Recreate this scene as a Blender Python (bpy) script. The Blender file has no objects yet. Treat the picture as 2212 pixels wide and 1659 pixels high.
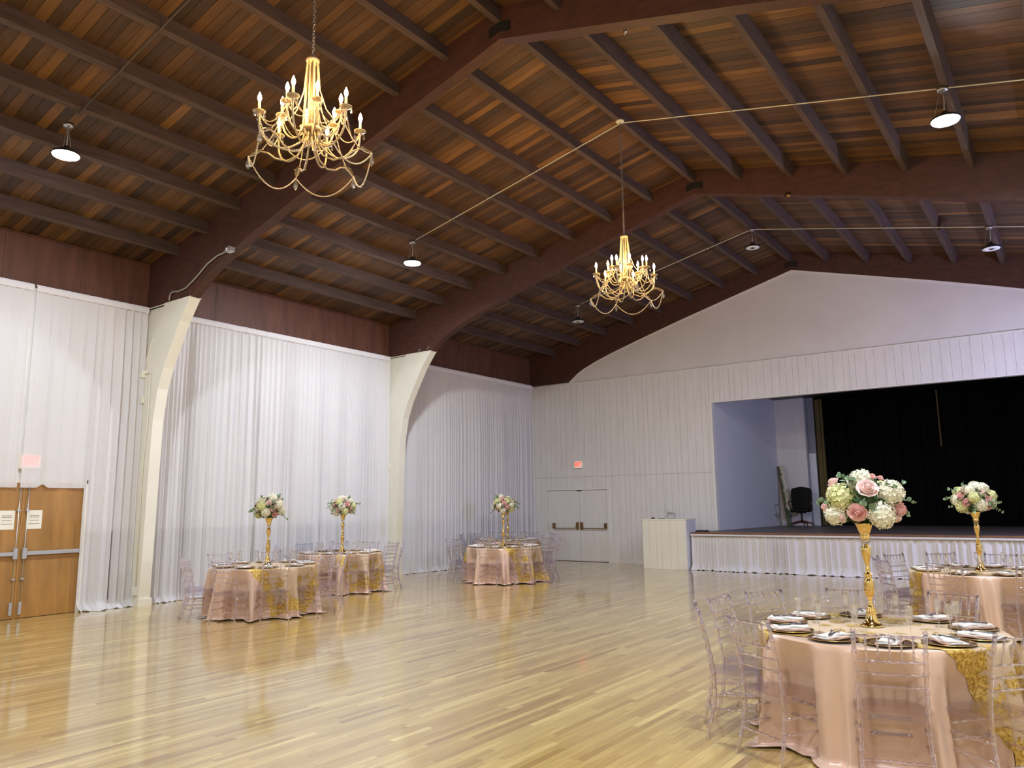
import bpy, bmesh, math, random
import numpy as np
from mathutils import Vector, Matrix

random.seed(7); NR = np.random.RandomState(11)
SC = bpy.context.scene
COL = SC.collection
PI = math.pi

# ------------------------------------------------------------------ camera, world, lights, exposure
CAMP = Vector((13.8502, -19.9857, 1.7053)); FPX = 1653.92
RT = Vector((0.80702211, 0.59040012, -0.0119589)); UP = Vector((0.10103485, -0.11809581, 0.98784884)); FW = Vector((-0.58181378, 0.79842412, 0.15495692))
cd = bpy.data.cameras.new('camera'); cam = bpy.data.objects.new('camera', cd); COL.objects.link(cam)
cd.sensor_fit = 'HORIZONTAL'; cd.sensor_width = 36.0; cd.lens = FPX / 2212.0 * 36.0; cd.clip_start = 0.05; cd.clip_end = 200
cam.matrix_world = Matrix(((RT.x, UP.x, -FW.x, CAMP.x), (RT.y, UP.y, -FW.y, CAMP.y), (RT.z, UP.z, -FW.z, CAMP.z), (0, 0, 0, 1)))
SC.camera = cam
W_ = bpy.data.worlds.new('world'); SC.world = W_; W_.use_nodes = True
W_.node_tree.nodes['Background'].inputs[0].default_value = (0.72, 0.80, 1.0, 1)
W_.node_tree.nodes['Background'].inputs[1].default_value = 0.3
SC.view_settings.view_transform = 'Standard'; SC.view_settings.look = 'None'
SC.view_settings.exposure = 1.72; SC.view_settings.gamma = 1.0; SC.view_settings.use_curve_mapping = False
try:
    SC.cycles.max_bounces = 10; SC.cycles.diffuse_bounces = 5; SC.cycles.glossy_bounces = 4
    SC.cycles.transmission_bounces = 8; SC.cycles.transparent_max_bounces = 24
    SC.cycles.use_denoising = True; SC.cycles.sample_clamp_indirect = 6.0
    SC.cycles.caustics_reflective = False; SC.cycles.caustics_refractive = False
except Exception: pass
LED_E = 430.0          # radiance of the lit LED diffusers
BULB_E = 150.0        # radiance of the chandelier bulbs
# ceiling-hung LED lamps of the part of the hall behind the camera are built with the others (led_lamp below)

# ------------------------------------------------------------------ helpers
def proj(p):
    d = Vector(p) - CAMP; z = d.dot(FW)
    if z < 0.2: return None
    return 1106 + FPX * d.dot(RT) / z, 829.5 - FPX * d.dot(UP) / z, z

def tag(o, label=None, cat=None, group=None, kind=None):
    if label: o['label'] = label
    if cat: o['category'] = cat
    if group: o['group'] = group
    if kind: o['kind'] = kind
    return o

def empty(name, loc=(0, 0, 0), rz=0.0, parent=None):
    o = bpy.data.objects.new(name, None); COL.objects.link(o); o.empty_display_size = .1
    o.location = loc; o.rotation_euler = (0, 0, rz)
    if parent: o.parent = parent
    return o

class MB:
    """collects vertices and faces of one mesh"""
    def __init__(s): s.v = []; s.f = []; s.m = []; s.t = []; s.sm = []
    def add(s, vs, fs, mi=0, tint=None, smooth=False):
        b = len(s.v); s.v.extend(tuple(p) for p in vs)
        for f in fs:
            s.f.append(tuple(b + i for i in f)); s.m.append(mi); s.t.append(tint if tint is not None else .5); s.sm.append(smooth)
    def box(s, x0, x1, y0, y1, z0, z1, M=None, mi=0, tint=None, nobottom=False):
        vs = [Vector((x, y, z)) for z in (z0, z1) for y in (y0, y1) for x in (x0, x1)]
        if M is not None: vs = [M @ p for p in vs]
        fs = [(4, 5, 7, 6), (0, 1, 5, 4), (1, 3, 7, 5), (3, 2, 6, 7), (2, 0, 4, 6)]
        if not nobottom: fs.append((0, 2, 3, 1))
        s.add(vs, fs, mi, tint)
    def prism(s, poly, axis, a, b, mi=0):
        """polygon in the plane normal to axis, extruded a..b; poly as (u,w): axis y -> (x,z), axis x -> (y,z), axis z -> (x,y)"""
        n = len(poly)
        def P(u, w, t): return {'y': (u, t, w), 'x': (t, u, w), 'z': (u, w, t)}[axis]
        vs = [P(u, w, a) for u, w in poly] + [P(u, w, b) for u, w in poly]
        fs = [tuple(range(n)), tuple(range(2 * n - 1, n - 1, -1))] + [(i, (i + 1) % n, n + (i + 1) % n, n + i) for i in range(n)]
        s.add(vs, fs, mi)
    def tube(s, pts, r, seg=8, mi=0, cap=True, closed=False, smooth=True):
        """tube through pts; r a number or a list of radii"""
        pts = [Vector(p) for p in pts]; n = len(pts)
        rs = r if isinstance(r, (list, tuple)) else [r] * n
        vs = []; up = None
        for i, p in enumerate(pts):
            if closed: t = pts[(i + 1) % n] - pts[i - 1]
            else: t = pts[min(i + 1, n - 1)] - pts[max(i - 1, 0)]
            if t.length < 1e-9: t = Vector((0, 0, 1))
            t.normalize()
            if up is None:
                up = Vector((0, 0, 1)) if abs(t.z) < .9 else Vector((1, 0, 0))
            sd = t.cross(up)
            if sd.length < 1e-6: up = Vector((0, 1, 0)); sd = t.cross(up)
            sd.normalize(); up = sd.cross(t).normalized()
            for k in range(seg):
                a = 2 * PI * k / seg
                vs.append(p + (sd * math.cos(a) + up * math.sin(a)) * rs[i])
        fs = []
        for i in range(n if closed else n - 1):
            j = (i + 1) % n
            for k in range(seg):
                k2 = (k + 1) % seg
                fs.append((i * seg + k, i * seg + k2, j * seg + k2, j * seg + k))
        s.add(vs, fs, mi, smooth=smooth)
        if cap and not closed:
            b = len(s.v) - len(vs)
            s.f.append(tuple(b + k for k in range(seg))[::-1]); s.m.append(mi); s.t.append(.5); s.sm.append(False)
            s.f.append(tuple(b + (n - 1) * seg + k for k in range(seg))); s.m.append(mi); s.t.append(.5); s.sm.append(False)
    def lathe(s, prof, seg=24, c=(0, 0, 0), mi=0, smooth=True, flute=None, M=None):
        """prof: (r, z) from bottom up"""
        vs = []
        for r, z in prof:
            for k in range(seg):
                a = 2 * PI * k / seg; p = Vector((c[0] + r * math.cos(a), c[1] + r * math.sin(a), c[2] + z))
                vs.append(M @ p if M is not None else p)
        fs = []
        for i in range(len(prof) - 1):
            for k in range(seg):
                k2 = (k + 1) % seg; fs.append((i * seg + k, i * seg + k2, (i + 1) * seg + k2, (i + 1) * seg + k))
        s.add(vs, fs, mi, smooth=smooth)
    def sphere(s, c, r, mi=0, seg=6, rings=4, sc=(1, 1, 1)):
        vs = [(c[0], c[1], c[2] - r * sc[2])]
        for i in range(1, rings):
            ph = -PI / 2 + PI * i / rings
            for k in range(seg):
                a = 2 * PI * k / seg; vs.append((c[0] + r * sc[0] * math.cos(ph) * math.cos(a), c[1] + r * sc[1] * math.cos(ph) * math.sin(a), c[2] + r * sc[2] * math.sin(ph)))
        vs.append((c[0], c[1], c[2] + r * sc[2])); fs = []; T = len(vs) - 1
        for k in range(seg):
            k2 = (k + 1) % seg; fs.append((0, 1 + k2, 1 + k)); fs.append((T, T - seg + k, T - seg + k2))
            for i in range(rings - 2): b = 1 + i * seg; fs.append((b + k, b + k2, b + seg + k2, b + seg + k))
        s.add(vs, fs, mi, smooth=True)
    def grid(s, P, mi=0, closed_u=False, smooth=True):
        """P: array [nu][nv] of points"""
        nu = len(P); nv = len(P[0]); vs = [p for row in P for p in row]; fs = []
        for i in range(nu if closed_u else nu - 1):
            j = (i + 1) % nu
            for k in range(nv - 1): fs.append((i * nv + k, j * nv + k, j * nv + k + 1, i * nv + k + 1))
        s.add(vs, fs, mi, smooth=smooth)
    def mesh(s, name, mats):
        me = bpy.data.meshes.new(name); me.from_pydata([tuple(p) for p in s.v], [], s.f)
        for m in (mats if isinstance(mats, (list, tuple)) else [mats]): me.materials.append(m)
        me.polygons.foreach_set('material_index', s.m); me.polygons.foreach_set('use_smooth', s.sm)
        if any(t != .5 for t in s.t):
            a = me.attributes.new('tint', 'FLOAT', 'FACE'); a.data.foreach_set('value', s.t)
        me.validate(); me.update(); return me
    def build(s, name, mats, parent=None, loc=None, rz=None, **kw):
        o = bpy.data.objects.new(name, s.mesh(name, mats)); COL.objects.link(o)
        if parent: o.parent = parent
        if loc is not None: o.location = loc
        if rz is not None: o.rotation_euler = (0, 0, rz)
        tag(o, **kw); return o

def copy_tree(o, parent=None):
    c = o.copy(); COL.objects.link(c); c.parent = parent
    for ch in list(o.children): copy_tree(ch, c)
    return c

# ------------------------------------------------------------------ materials
def nt(name):
    m = bpy.data.materials.new(name); m.use_nodes = True; n = m.node_tree; n.nodes.clear(); return m, n
def principled(name, col, rough=.5, metal=0.0, spec=.5, var=0.0, vscale=8.0, bump=0.0, bscale=60.0, stretch=(1, 1, 1), coat=0.0, sheen=0.0, trans=0.0, ior=1.45, emis=None, estr=0.0, alpha=1.0, rvar=0.0):
    m, n = nt(name); N = n.nodes; L = n.links
    out = N.new('ShaderNodeOutputMaterial'); b = N.new('ShaderNodeBsdfPrincipled'); L.new(b.outputs[0], out.inputs[0])
    b.inputs['Base Color'].default_value = (*col, 1); b.inputs['Roughness'].default_value = rough; b.inputs['Metallic'].default_value = metal
    b.inputs['Specular IOR Level'].default_value = spec; b.inputs['IOR'].default_value = ior; b.inputs['Coat Weight'].default_value = coat; b.inputs['Coat Roughness'].default_value = .12
    b.inputs['Sheen Weight'].default_value = sheen; b.inputs['Transmission Weight'].default_value = trans; b.inputs['Alpha'].default_value = alpha
    if emis: b.inputs['Emission Color'].default_value = (*emis, 1); b.inputs['Emission Strength'].default_value = estr
    if var or bump or rvar:
        tc = N.new('ShaderNodeTexCoord'); mp = N.new('ShaderNodeMapping'); L.new(tc.outputs['Object'], mp.inputs[0]); mp.inputs['Scale'].default_value = stretch
    if var:
        t = N.new('ShaderNodeTexNoise'); t.inputs['Scale'].default_value = vscale; t.inputs['Detail'].default_value = 5; L.new(mp.outputs[0], t.inputs[0])
        r = N.new('ShaderNodeValToRGB'); L.new(t.outputs[0], r.inputs[0])
        r.color_ramp.elements[0].position = .3; r.color_ramp.elements[1].position = .7
        r.color_ramp.elements[0].color = (*[c * (1 - var) for c in col], 1); r.color_ramp.elements[1].color = (*[min(1, c * (1 + var)) for c in col], 1)
        L.new(r.outputs[0], b.inputs['Base Color'])
        if rvar:
            mr = N.new('ShaderNodeMapRange'); L.new(t.outputs[0], mr.inputs[0]); mr.inputs[3].default_value = rough - rvar; mr.inputs[4].default_value = rough + rvar; L.new(mr.outputs[0], b.inputs['Roughness'])
    if bump:
        t2 = N.new('ShaderNodeTexNoise'); t2.inputs['Scale'].default_value = bscale; t2.inputs['Detail'].default_value = 4; L.new(mp.outputs[0], t2.inputs[0])
        bp = N.new('ShaderNodeBump'); bp.inputs['Strength'].default_value = bump; bp.inputs['Distance'].default_value = .01; L.new(t2.outputs[0], bp.inputs['Height']); L.new(bp.outputs[0], b.inputs['Normal'])
    return m

def board_mat(name, ramp, axis, grain, rough, coat=0.0, wear=0.1, spec=.5):
    """wood board: colour picked by the face attribute tint, long grain along axis"""
    m, n = nt(name); N = n.nodes; L = n.links
    out = N.new('ShaderNodeOutputMaterial'); b = N.new('ShaderNodeBsdfPrincipled'); L.new(b.outputs[0], out.inputs[0])
    at = N.new('ShaderNodeAttribute'); at.attribute_name = 'tint'
    cr = N.new('ShaderNodeValToRGB'); e = cr.color_ramp.elements
    for i, (p, c) in enumerate(ramp):
        if i < 2: e[i].position = p; e[i].color = (*c, 1)
        else: q = e.new(p); q.color = (*c, 1)
    L.new(at.outputs['Fac'], cr.inputs[0])
    g = N.new('ShaderNodeNewGeometry'); mp = N.new('ShaderNodeMapping'); L.new(g.outputs['Position'], mp.inputs[0])
    mp.inputs['Scale'].default_value = {'y': (1, .06, 1), 'x': (.06, 1, .3)}[axis]
    # shift grain per board
    ad = N.new('ShaderNodeVectorMath'); ad.operation = 'ADD'; cb = N.new('ShaderNodeCombineXYZ'); mu = N.new('ShaderNodeMath'); mu.operation = 'MULTIPLY'; mu.inputs[1].default_value = 37.0
    L.new(at.outputs['Fac'], mu.inputs[0]); L.new(mu.outputs[0], cb.inputs[2]); L.new(mp.outputs[0], ad.inputs[0]); L.new(cb.outputs[0], ad.inputs[1])
    t = N.new('ShaderNodeTexNoise'); t.inputs['Scale'].default_value = grain; t.inputs['Detail'].default_value = 6; t.inputs['Distortion'].default_value = 1.2; L.new(ad.outputs[0], t.inputs[0])
    mr = N.new('ShaderNodeMapRange'); mr.inputs[1].default_value = .3; mr.inputs[2].default_value = .7; mr.inputs[3].default_value = 1 - wear * 2.2; mr.inputs[4].default_value = 1 + wear; L.new(t.outputs[0], mr.inputs[0])
    mx = N.new('ShaderNodeVectorMath'); mx.operation = 'SCALE'; L.new(cr.outputs[0], mx.inputs[0]); L.new(mr.outputs[0], mx.inputs['Scale']); L.new(mx.outputs[0], b.inputs['Base Color'])
    b.inputs['Roughness'].default_value = rough; b.inputs['Coat Weight'].default_value = coat; b.inputs['Coat Roughness'].default_value = .09; b.inputs['Specular IOR Level'].default_value = spec
    bp = N.new('ShaderNodeBump'); bp.inputs['Strength'].default_value = .06; bp.inputs['Distance'].default_value = .004; L.new(t.outputs[0], bp.inputs['Height']); L.new(bp.outputs[0], b.inputs['Normal'])
    return m

def mix_mat(name, parts):
    """parts: list of (weight, factory(nodes) -> shader socket); chained mix shaders"""
    m, n = nt(name); N = n.nodes; L = n.links; out = N.new('ShaderNodeOutputMaterial')
    acc = None; tot = 0
    for w, f in parts:
        sck = f(N, L); tot += w
        if acc is None: acc = sck; continue
        mx = N.new('ShaderNodeMixShader'); mx.inputs[0].default_value = w / tot; L.new(acc, mx.inputs[1]); L.new(sck, mx.inputs[2]); acc = mx.outputs[0]
    L.new(acc, out.inputs[0]); return m
def sh(kind, col, rough=None, ior=None):
    def f(N, L):
        s = N.new(kind); s.inputs['Color'].default_value = (*col, 1)
        if rough is not None: s.inputs['Roughness'].default_value = rough
        if ior: s.inputs['IOR'].default_value = ior
        return s.outputs[0]
    return f

M = {}
M['floor'] = board_mat('oak_strip', [(0, (.31, .175, .052)), (1, (.74, .555, .215)), (.25, (.445, .285, .087)), (.6, (.54, .37, .122)), (.85, (.63, .45, .152))], 'y', 28, .30, coat=1.0, wear=.09)
M['roof'] = board_mat('roof_board', [(0, (.040, .020, .012)), (1, (.24, .112, .032)), (.3, (.068, .032, .016)), (.6, (.118, .054, .020)), (.85, (.168, .078, .025))], 'x', 14, .6, wear=.14)
M['gap'] = principled('joint_dark', (.12, .07, .03), .9)
M['purlin'] = principled('purlin_wood', (.080, .049, .040), .75, var=.25, vscale=3, stretch=(6, .6, 6), bump=.15, bscale=30)
M['arch'] = principled('arch_wood', (.070, .026, .017), .62, var=.22, vscale=3.0, stretch=(1.5, 4, 4), bump=.1, bscale=24)
M['fascia'] = principled('fascia_wood', (.105, .040, .024), .6, var=.28, vscale=2.2, stretch=(3, 3, .5), bump=.08, bscale=30)
M['white'] = principled('white_paint', (.74, .73, .70), .5, var=.03, vscale=1.5, bump=.03, bscale=40)
M['wood_white'] = principled('white_board', (.72, .70, .69), .5, var=.04, vscale=2, stretch=(4, 4, .6), bump=.04, bscale=40)
M['plaster'] = principled('plaster', (.70, .665, .65), .8, var=.04, vscale=1.1, bump=.12, bscale=70)
M['cream_paint'] = principled('cream_paint', (.78, .76, .66), .45, var=.03, vscale=2, bump=.03)
M['wains'] = principled('wainscot_paint', (.16, .15, .14), .6, var=.08)
M['steel'] = principled('dark_steel', (.035, .032, .032), .5, metal=.6)
M['black'] = principled('black_plastic', (.012, .012, .013), .4)
M['metal'] = principled('brushed_metal', (.55, .55, .56), .35, metal=1.0)
M['grey_metal'] = principled('grey_enamel', (.42, .43, .45), .4, metal=.3)
M['brass'] = principled('aged_brass', (.36, .22, .07), .35, metal=1.0)
M['wire'] = principled('cream_conduit', (.70, .66, .54), .5)
M['darkwire'] = principled('dark_conduit', (.10, .075, .06), .6)
M['dwood'] = principled('door_veneer', (.36, .185, .052), .42, var=.22, vscale=2.2, stretch=(3, 3, .5), bump=.03)
M['paper'] = principled('paper', (.82, .80, .70), .8)
M['ink'] = principled('ink', (.12, .11, .10), .8)
def drape_mat(name, col, transp, transl=.3):
    return mix_mat(name, [(1 - transp - transl, sh('ShaderNodeBsdfDiffuse', col, .5)), (transl, sh('ShaderNodeBsdfTranslucent', col)), (transp, sh('ShaderNodeBsdfTransparent', (1, 1, 1)))])
M['drape'] = drape_mat('sheer_drape', (.84, .83, .855), .19, .12)
M['drapehead'] = drape_mat('drape_header', (.84, .83, .86), .04, .12)
M['skirt'] = drape_mat('skirt_cloth', (.80, .78, .79), .03, .12)
M['blackdrape'] = principled('black_velour', (.0045, .0045, .0045), .95, spec=.03, sheen=.0)
M['golddrape'] = principled('gold_drape', (.11, .082, .024), .8)
M['stagefloor'] = principled('stage_floor', (.13, .105, .095), .42, var=.2, vscale=4, stretch=(.5, 8, 1))
M['lip'] = principled('stage_lip', (.19, .09, .045), .4, var=.2)
M['stagewall'] = principled('stage_wall', (.62, .63, .67), .6, var=.03)
M['greypanel'] = principled('grey_panel', (.25, .255, .29), .7)
M['led'] = principled('led_lit', (.9, .9, .9), .5, emis=(.86, .92, 1.0), estr=LED_E)
M['ledoff'] = principled('led_diffuser', (.82, .84, .86), .4)
M['led_soft'] = principled('led_lit_soft', (.9, .9, .9), .5, emis=(.86, .92, 1.0), estr=LED_E * .62)
M['bulb'] = principled('bulb_lit', (.9, .8, .6), .4, emis=(1.0, .58, .20), estr=BULB_E)
M['red'] = principled('exit_letters', (.70, .012, .006), .5, emis=(1.0, .06, .03), estr=.45)
M['signwhite'] = principled('exit_face', (.85, .80, .78), .5, emis=(1.0, .85, .8), estr=.08)

# ------------------------------------------------------------------ room constants
L_ = 6.3323; RX = 8.385; WID = 2 * RX; YB = -4 * L_; HF = 5.413; ZT = 6.308; SL = .217; TA = .18
def zroof(x): return ZT + SL * (RX - abs(x - RX))
ARCH = [(.352, 0), (.385, 1.0), (.405, 1.7), (.425, 2.4), (.465, 3.3), (.56, 3.85), (.71, 4.22), (.88, 4.53), (1.17, 5.03), (1.465, 5.413)]
ARCH2 = [(1.465, 5.413), (1.79, 5.655), (2.03, 5.785), (2.46, 5.965), (2.9, 6.12), (3.33, 6.255), (4.21, 6.52), (5.27, 6.83), (RX, 7.68)]

def boards_out(items, name, parent, mat, limit=300):
    """items: (build(mb), centre, size); the largest in the picture become objects, the rest one joined part"""
    sc = []
    for i, (fn, c, s) in enumerate(items):
        p = proj(c); a = 0
        if p and -120 < p[0] < 2332 and -120 < p[1] < 1779: a = s / p[2] ** 2
        sc.append((a, i))
    sc.sort(reverse=True); top = set(i for a, i in sc[:limit] if a > 0)
    rest = MB()
    for i, (fn, c, s) in enumerate(items):
        if i in top: mb = MB(); fn(mb); mb.build(name, mat, parent)
        else: fn(rest)
    if rest.v: rest.build(name + '_field', mat, parent, kind='stuff')

# ---- floor: oak strips running along y
floor = MB(); floor.box(-.3, WID + .3, YB - .3, .3, -.12, -.0085)
floor = floor.build('floor', M['gap'], kind='structure')
items = []; BW = .057; x = .002; NRF = random.Random(3)
while x < WID:
    y = YB - NRF.random() * 1.2
    while y < 0:
        l = NRF.choice([.4, .6, .8, .9, 1.1, 1.3, 1.6]) * (1 + .2 * NRF.random()); y0 = max(y, YB); y1 = min(y + l, 0)
        if y1 - y0 > .02:
            t = min(.98, max(.02, NRF.gauss(.55, .22)))
            def fn(mb, x=x, y0=y0, y1=y1, t=t): mb.box(x, min(x + BW - .0009, WID), y0, y1 - .0009, -.0085, 0, tint=t, nobottom=True)
            items.append((fn, (x + BW / 2, (y0 + y1) / 2, 0), (y1 - y0) * (CAMP.z / max(1, (Vector((x, (y0 + y1) / 2, 0)) - CAMP).length))))
        y += l
    x += BW
boards_out(items, 'floor_board', floor, M['floor'])

# ---- ceiling: boards run up the slopes, purlins run along the hall
ceil_ = MB()
for sgn in (0, 1):
    xs = (0, RX) if not sgn else (RX, WID)
    poly = [(xs[0], zroof(xs[0]) + .03), (xs[1], zroof(xs[1]) + .03), (xs[1], zroof(xs[1]) + .15), (xs[0], zroof(xs[0]) + .15)]
    ceil_.prism(poly, 'y', YB - .1, .2)
ceiling = ceil_.build('ceiling', M['gap'], kind='structure')
SP = .9316
items = []; NRC = random.Random(5); y = YB
while y < 0:
    bw = .137
    for side in (0, 1):
        k = 0
        edges = [0.0] + [RX - .02 - j * SP for j in range(8, 0, -1)] + [RX]
        while k < len(edges) - 1:
            st = NRC.choice([1, 1, 2, 2, 3]); k2 = min(k + st, len(edges) - 1)
            xa, xb = edges[k], edges[k2]
            if side: xa, xb = WID - xb, WID - xa
            t = min(.99, max(.01, NRC.gauss(.5, .23)))
            off = NRC.random() * .004
            def fn(mb, xa=xa, xb=xb, y=y, t=t, off=off):
                za, zb = zroof(xa) + off, zroof(xb) + off
                vs = [(xa + .002, y, za), (xb - .002, y, zb), (xb - .002, y + bw - .005, zb), (xa + .002, y + bw - .005, za)]
                vs += [(a, b_, c + .03) for a, b_, c in vs]
                mb.add(vs, [(0, 3, 2, 1), (0, 1, 5, 4), (1, 2, 6, 5), (2, 3, 7, 6), (3, 0, 4, 7)], 0, t)
            items.append((fn, ((xa + xb) / 2, y + .07, zroof((xa + xb) / 2)), (xb - xa)))
            k = k2
    y += bw
boards_out(items, 'ceiling_board', ceiling, M['roof'])
NP = random.Random(9)
ang = math.atan(SL)
for b in range(4):
    for k in range(-8, 9):
        x = RX + k * SP - (.02 if k <= 0 else -.0); z = zroof(x)
        a = ang * (-1 if k > 0 else (0 if k == 0 else 1))
        Mx = Matrix.Translation((x, 0, z)) @ Matrix.Rotation(-a, 4, 'Y')
        mb = MB(); mb.box(-.045, .045, -(b + 1) * L_ + TA + .001, -b * L_ - .001, -.206, .012, Mx)
        mb.build('purlin', M['purlin'], ceiling)

# ---- walls
def wall(name, x0, x1, y0, y1, z0, z1, m):
    mb = MB(); mb.box(x0, x1, y0, y1, z0, z1); return mb.build(name, m, kind='structure')
wl = wall('wall_left', -.2, -.001, YB, 0, 0, ZT + .05, M['white'])
for b in range(4):   # brown plywood fascia sheets and the wainscot sheets below, bay by bay
    ya, yb = -(b + 1) * L_ + TA + .002, -b * L_ - .002
    n = 5; w = (yb - ya) / n
    for i in range(n):
        mb = MB(); mb.box(-.001, .018, ya + i * w + .002, ya + (i + 1) * w - .002, HF, ZT - .004); mb.build('fascia_panel', M['fascia'], wl)
    mb = MB(); mb.box(.0, .035, ya, yb, ZT - .045, ZT - .004); mb.build('fascia_trim', M['fascia'], wl)
    for i in range(n):
        y0, y1 = ya + i * w + .002, ya + (i + 1) * w - .002
        if b == 2 and y1 > -15.7:
            if y0 < -13.52: y0 = max(y0, -13.50)
            if y1 - y0 < .05: continue
        mb = MB(); mb.box(-.001, .02, y0, y1, 0, 1.32); mb.build('wainscot_panel', M['wains'], wl)
wr = wall('wall_right', WID, WID + .2, YB, 0, 0, ZT + .05, M['white'])
wf = wall('wall_front', 0, WID, YB - .2, YB, 0, 8.2, M['white'])

# back wall: white vertical boards with the stage opening, gable of plaster above
OX0, OX1, OZ = 6.02, 15.3, 4.37
DX0, DX1, DZ = .60, 2.72, 2.10
mb = MB()
mb.box(-.2, OX0, .0, .14, DZ, 5.36); mb.box(-.2, DX0, .0, .14, 0, DZ); mb.box(DX1, OX0, .0, .14, 0, DZ); mb.box(OX0, OX1, .0, .14, OZ, 5.36); mb.box(OX1, WID, .0, .14, 0, 5.36)
wb = mb.build('wall_back', M['wood_white'], kind='structure')
NB = random.Random(21); x = 0.0; cnt = 0
while x < WID:
    w = NB.choice([.14, .17, .2, .2, .24]); x1 = min(x + w, WID)
    if x < OX0 - .06 < x1 + .02: x1 = OX0 - .06
    if x < OX1 < x1: x1 = OX1
    g = .0022; segs = []
    if x1 <= OX0: segs = [(0 if not (x1 > DX0 + .02 and x < DX1) else DZ, 2.488), (2.494, 5.345)]
    elif x >= OX1: segs = [(0, 2.488), (2.494, 5.345)]
    else: segs = [(OZ + .03, 5.345)]
    xa, xb = x + g, x1 - g
    if segs[0][0] == DZ: pass
    elif x < DX0 < x1: xb = min(xb, DX0)
    elif x < DX1 < x1: pass
    for (z0, z1) in segs:
        if xb - xa < .02: continue
        q = xa
        if z0 == 0 and x < DX1 + .0 < x1: q = DX1
        mb = MB(); mb.box(q, xb, -.02, 0.001, z0 + .001, z1); mb.build('wall_board', M['wood_white'], wb)
        if z0 == DZ and xb > DX1:   # side piece beside the door
            mb = MB(); mb.box(DX1 + .055, xb, -.02, .001, 0, DZ); mb.build('wall_board', M['wood_white'], wb)
    x = x1
for nm, bx_ in (('cap_trim', (0, WID, -.032, 0, 5.345, 5.372)), ('opening_trim', (OX0 - .06, OX1, -.035, .0, OZ, OZ + .03)), ('opening_trim', (OX0 - .06, OX0 + .015, -.035, .155, .95, OZ)),
                ('baseboard_trim', (DX1 + .06, 4.5, -.035, 0, 0, .11)), ('baseboard_trim', (0, DX0 - .06, -.035, 0, 0, .11))):
    mb = MB(); mb.box(*bx_); mb.build(nm, M['white'], wb)
gp = [(0, 5.36)] + [(x, z + .05) for x, z in ARCH2[1:]] + [(WID - x, z + .05) for x, z in reversed(ARCH2[1:-1])] + [(WID, 5.36)]
mb = MB(); mb.prism(gp, 'y', .035, .10); mb.build('gable', M['plaster'], wb)
mb = MB()   # thin white edging of the gable along the arch
gi = [(x, z) for x, z in ARCH2] + [(WID - x, z) for x, z in reversed(ARCH2[:-1])]
for (xa, za), (xb, zb) in zip(gi[:-1], gi[1:]):
    mb.add([(xa, .0, za), (xb, .0, zb), (xb, .036, zb - .0), (xa, .036, za), (xa, .0, za - .018), (xb, .0, zb - .018), (xb, .036, zb - .018), (xa, .036, za - .018)], [(0, 1, 2, 3), (4, 7, 6, 5), (0, 4, 5, 1), (3, 2, 6, 7)])
mb.build('gable_edging', M['white'], wb)

# ---- laminated timber arches
def arch(y, label, leftleg=True):
    root = empty('roof_arch', (0, y, 0)); tag(root, label, 'roof arch', 'curved laminated timber arches across the hall')
    for sd in (0, 1):
        X = (lambda a: a) if not sd else (lambda a: WID - a)
        poly = [(X(.0), HF)] + [(X(a), z) for a, z in ARCH2] + [(X(RX), zroof(RX) + .02), (X(0), ZT + .02)]
        mb = MB(); mb.prism(poly, 'y', 0, TA); mb.build('rafter', M['arch'], root)
        if y > -.1: continue
        # white-painted lower leg: curved laminated band
        out = [(0.0, 4.30), (.14, 4.54), (.40, 5.05), (.63, HF)]
        poly = [(X(0), 0)] + [(X(a), z) for a, z in ARCH] + [(X(a), z) for a, z in reversed(out)]
        mb = MB(); mb.prism(poly, 'y', -.012, TA + .012); mb.build('leg', M['cream_paint'], root, label='white painted curved leg')
        mb = MB(); mb.prism([(X(0), 4.28), (X(.64), HF + .0), (X(0), HF)], 'y', .04, TA - .04); mb.build('web_panel', M['cream_paint'], root, label='white painted infill panel')
        x0, x1 = sorted((X(0), X(.62))); mb = MB(); mb.box(x0, x1, -.004, TA - .03, HF, HF + .018)
        x0, x1 = sorted((X(.62), X(1.475))); mb.box(x0, x1, -.02, TA + .02, HF, HF + .022); mb.build('cap_trim', M['cream_paint'], root, label='white ledge where paint meets timber')
        x0, x1 = sorted((X(0), X(.385))); mb = MB(); mb.box(x0, x1, -.035, TA + .035, 0, .13); x0, x1 = sorted((X(0), X(.372))); mb.box(x0, x1, -.024, TA + .024, .13, .15)
        mb.build('plinth', M['cream_paint'], root, label='white plinth block')
    mb = MB(); mb.prism([(RX - .17, 7.745), (RX, 7.78), (RX + .17, 7.745), (RX + .17, 7.88), (RX, 7.915), (RX - .17, 7.88)], 'y', -.012, 0); mb.build('ridge_plate', M['steel'], root, label='dark steel plate bolted over the ridge joint')
    return root
arch(0, 'dark brown curved timber arch against the white gable above the stage wall')
arch(-L_, 'dark brown timber arch in mid hall, its white leg between the second and third drapes')
arch(-2 * L_, 'dark brown timber arch nearest the viewer, its white leg right of the wooden doors')
arch(-3 * L_, 'timber arch over the camera end of the hall')

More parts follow.
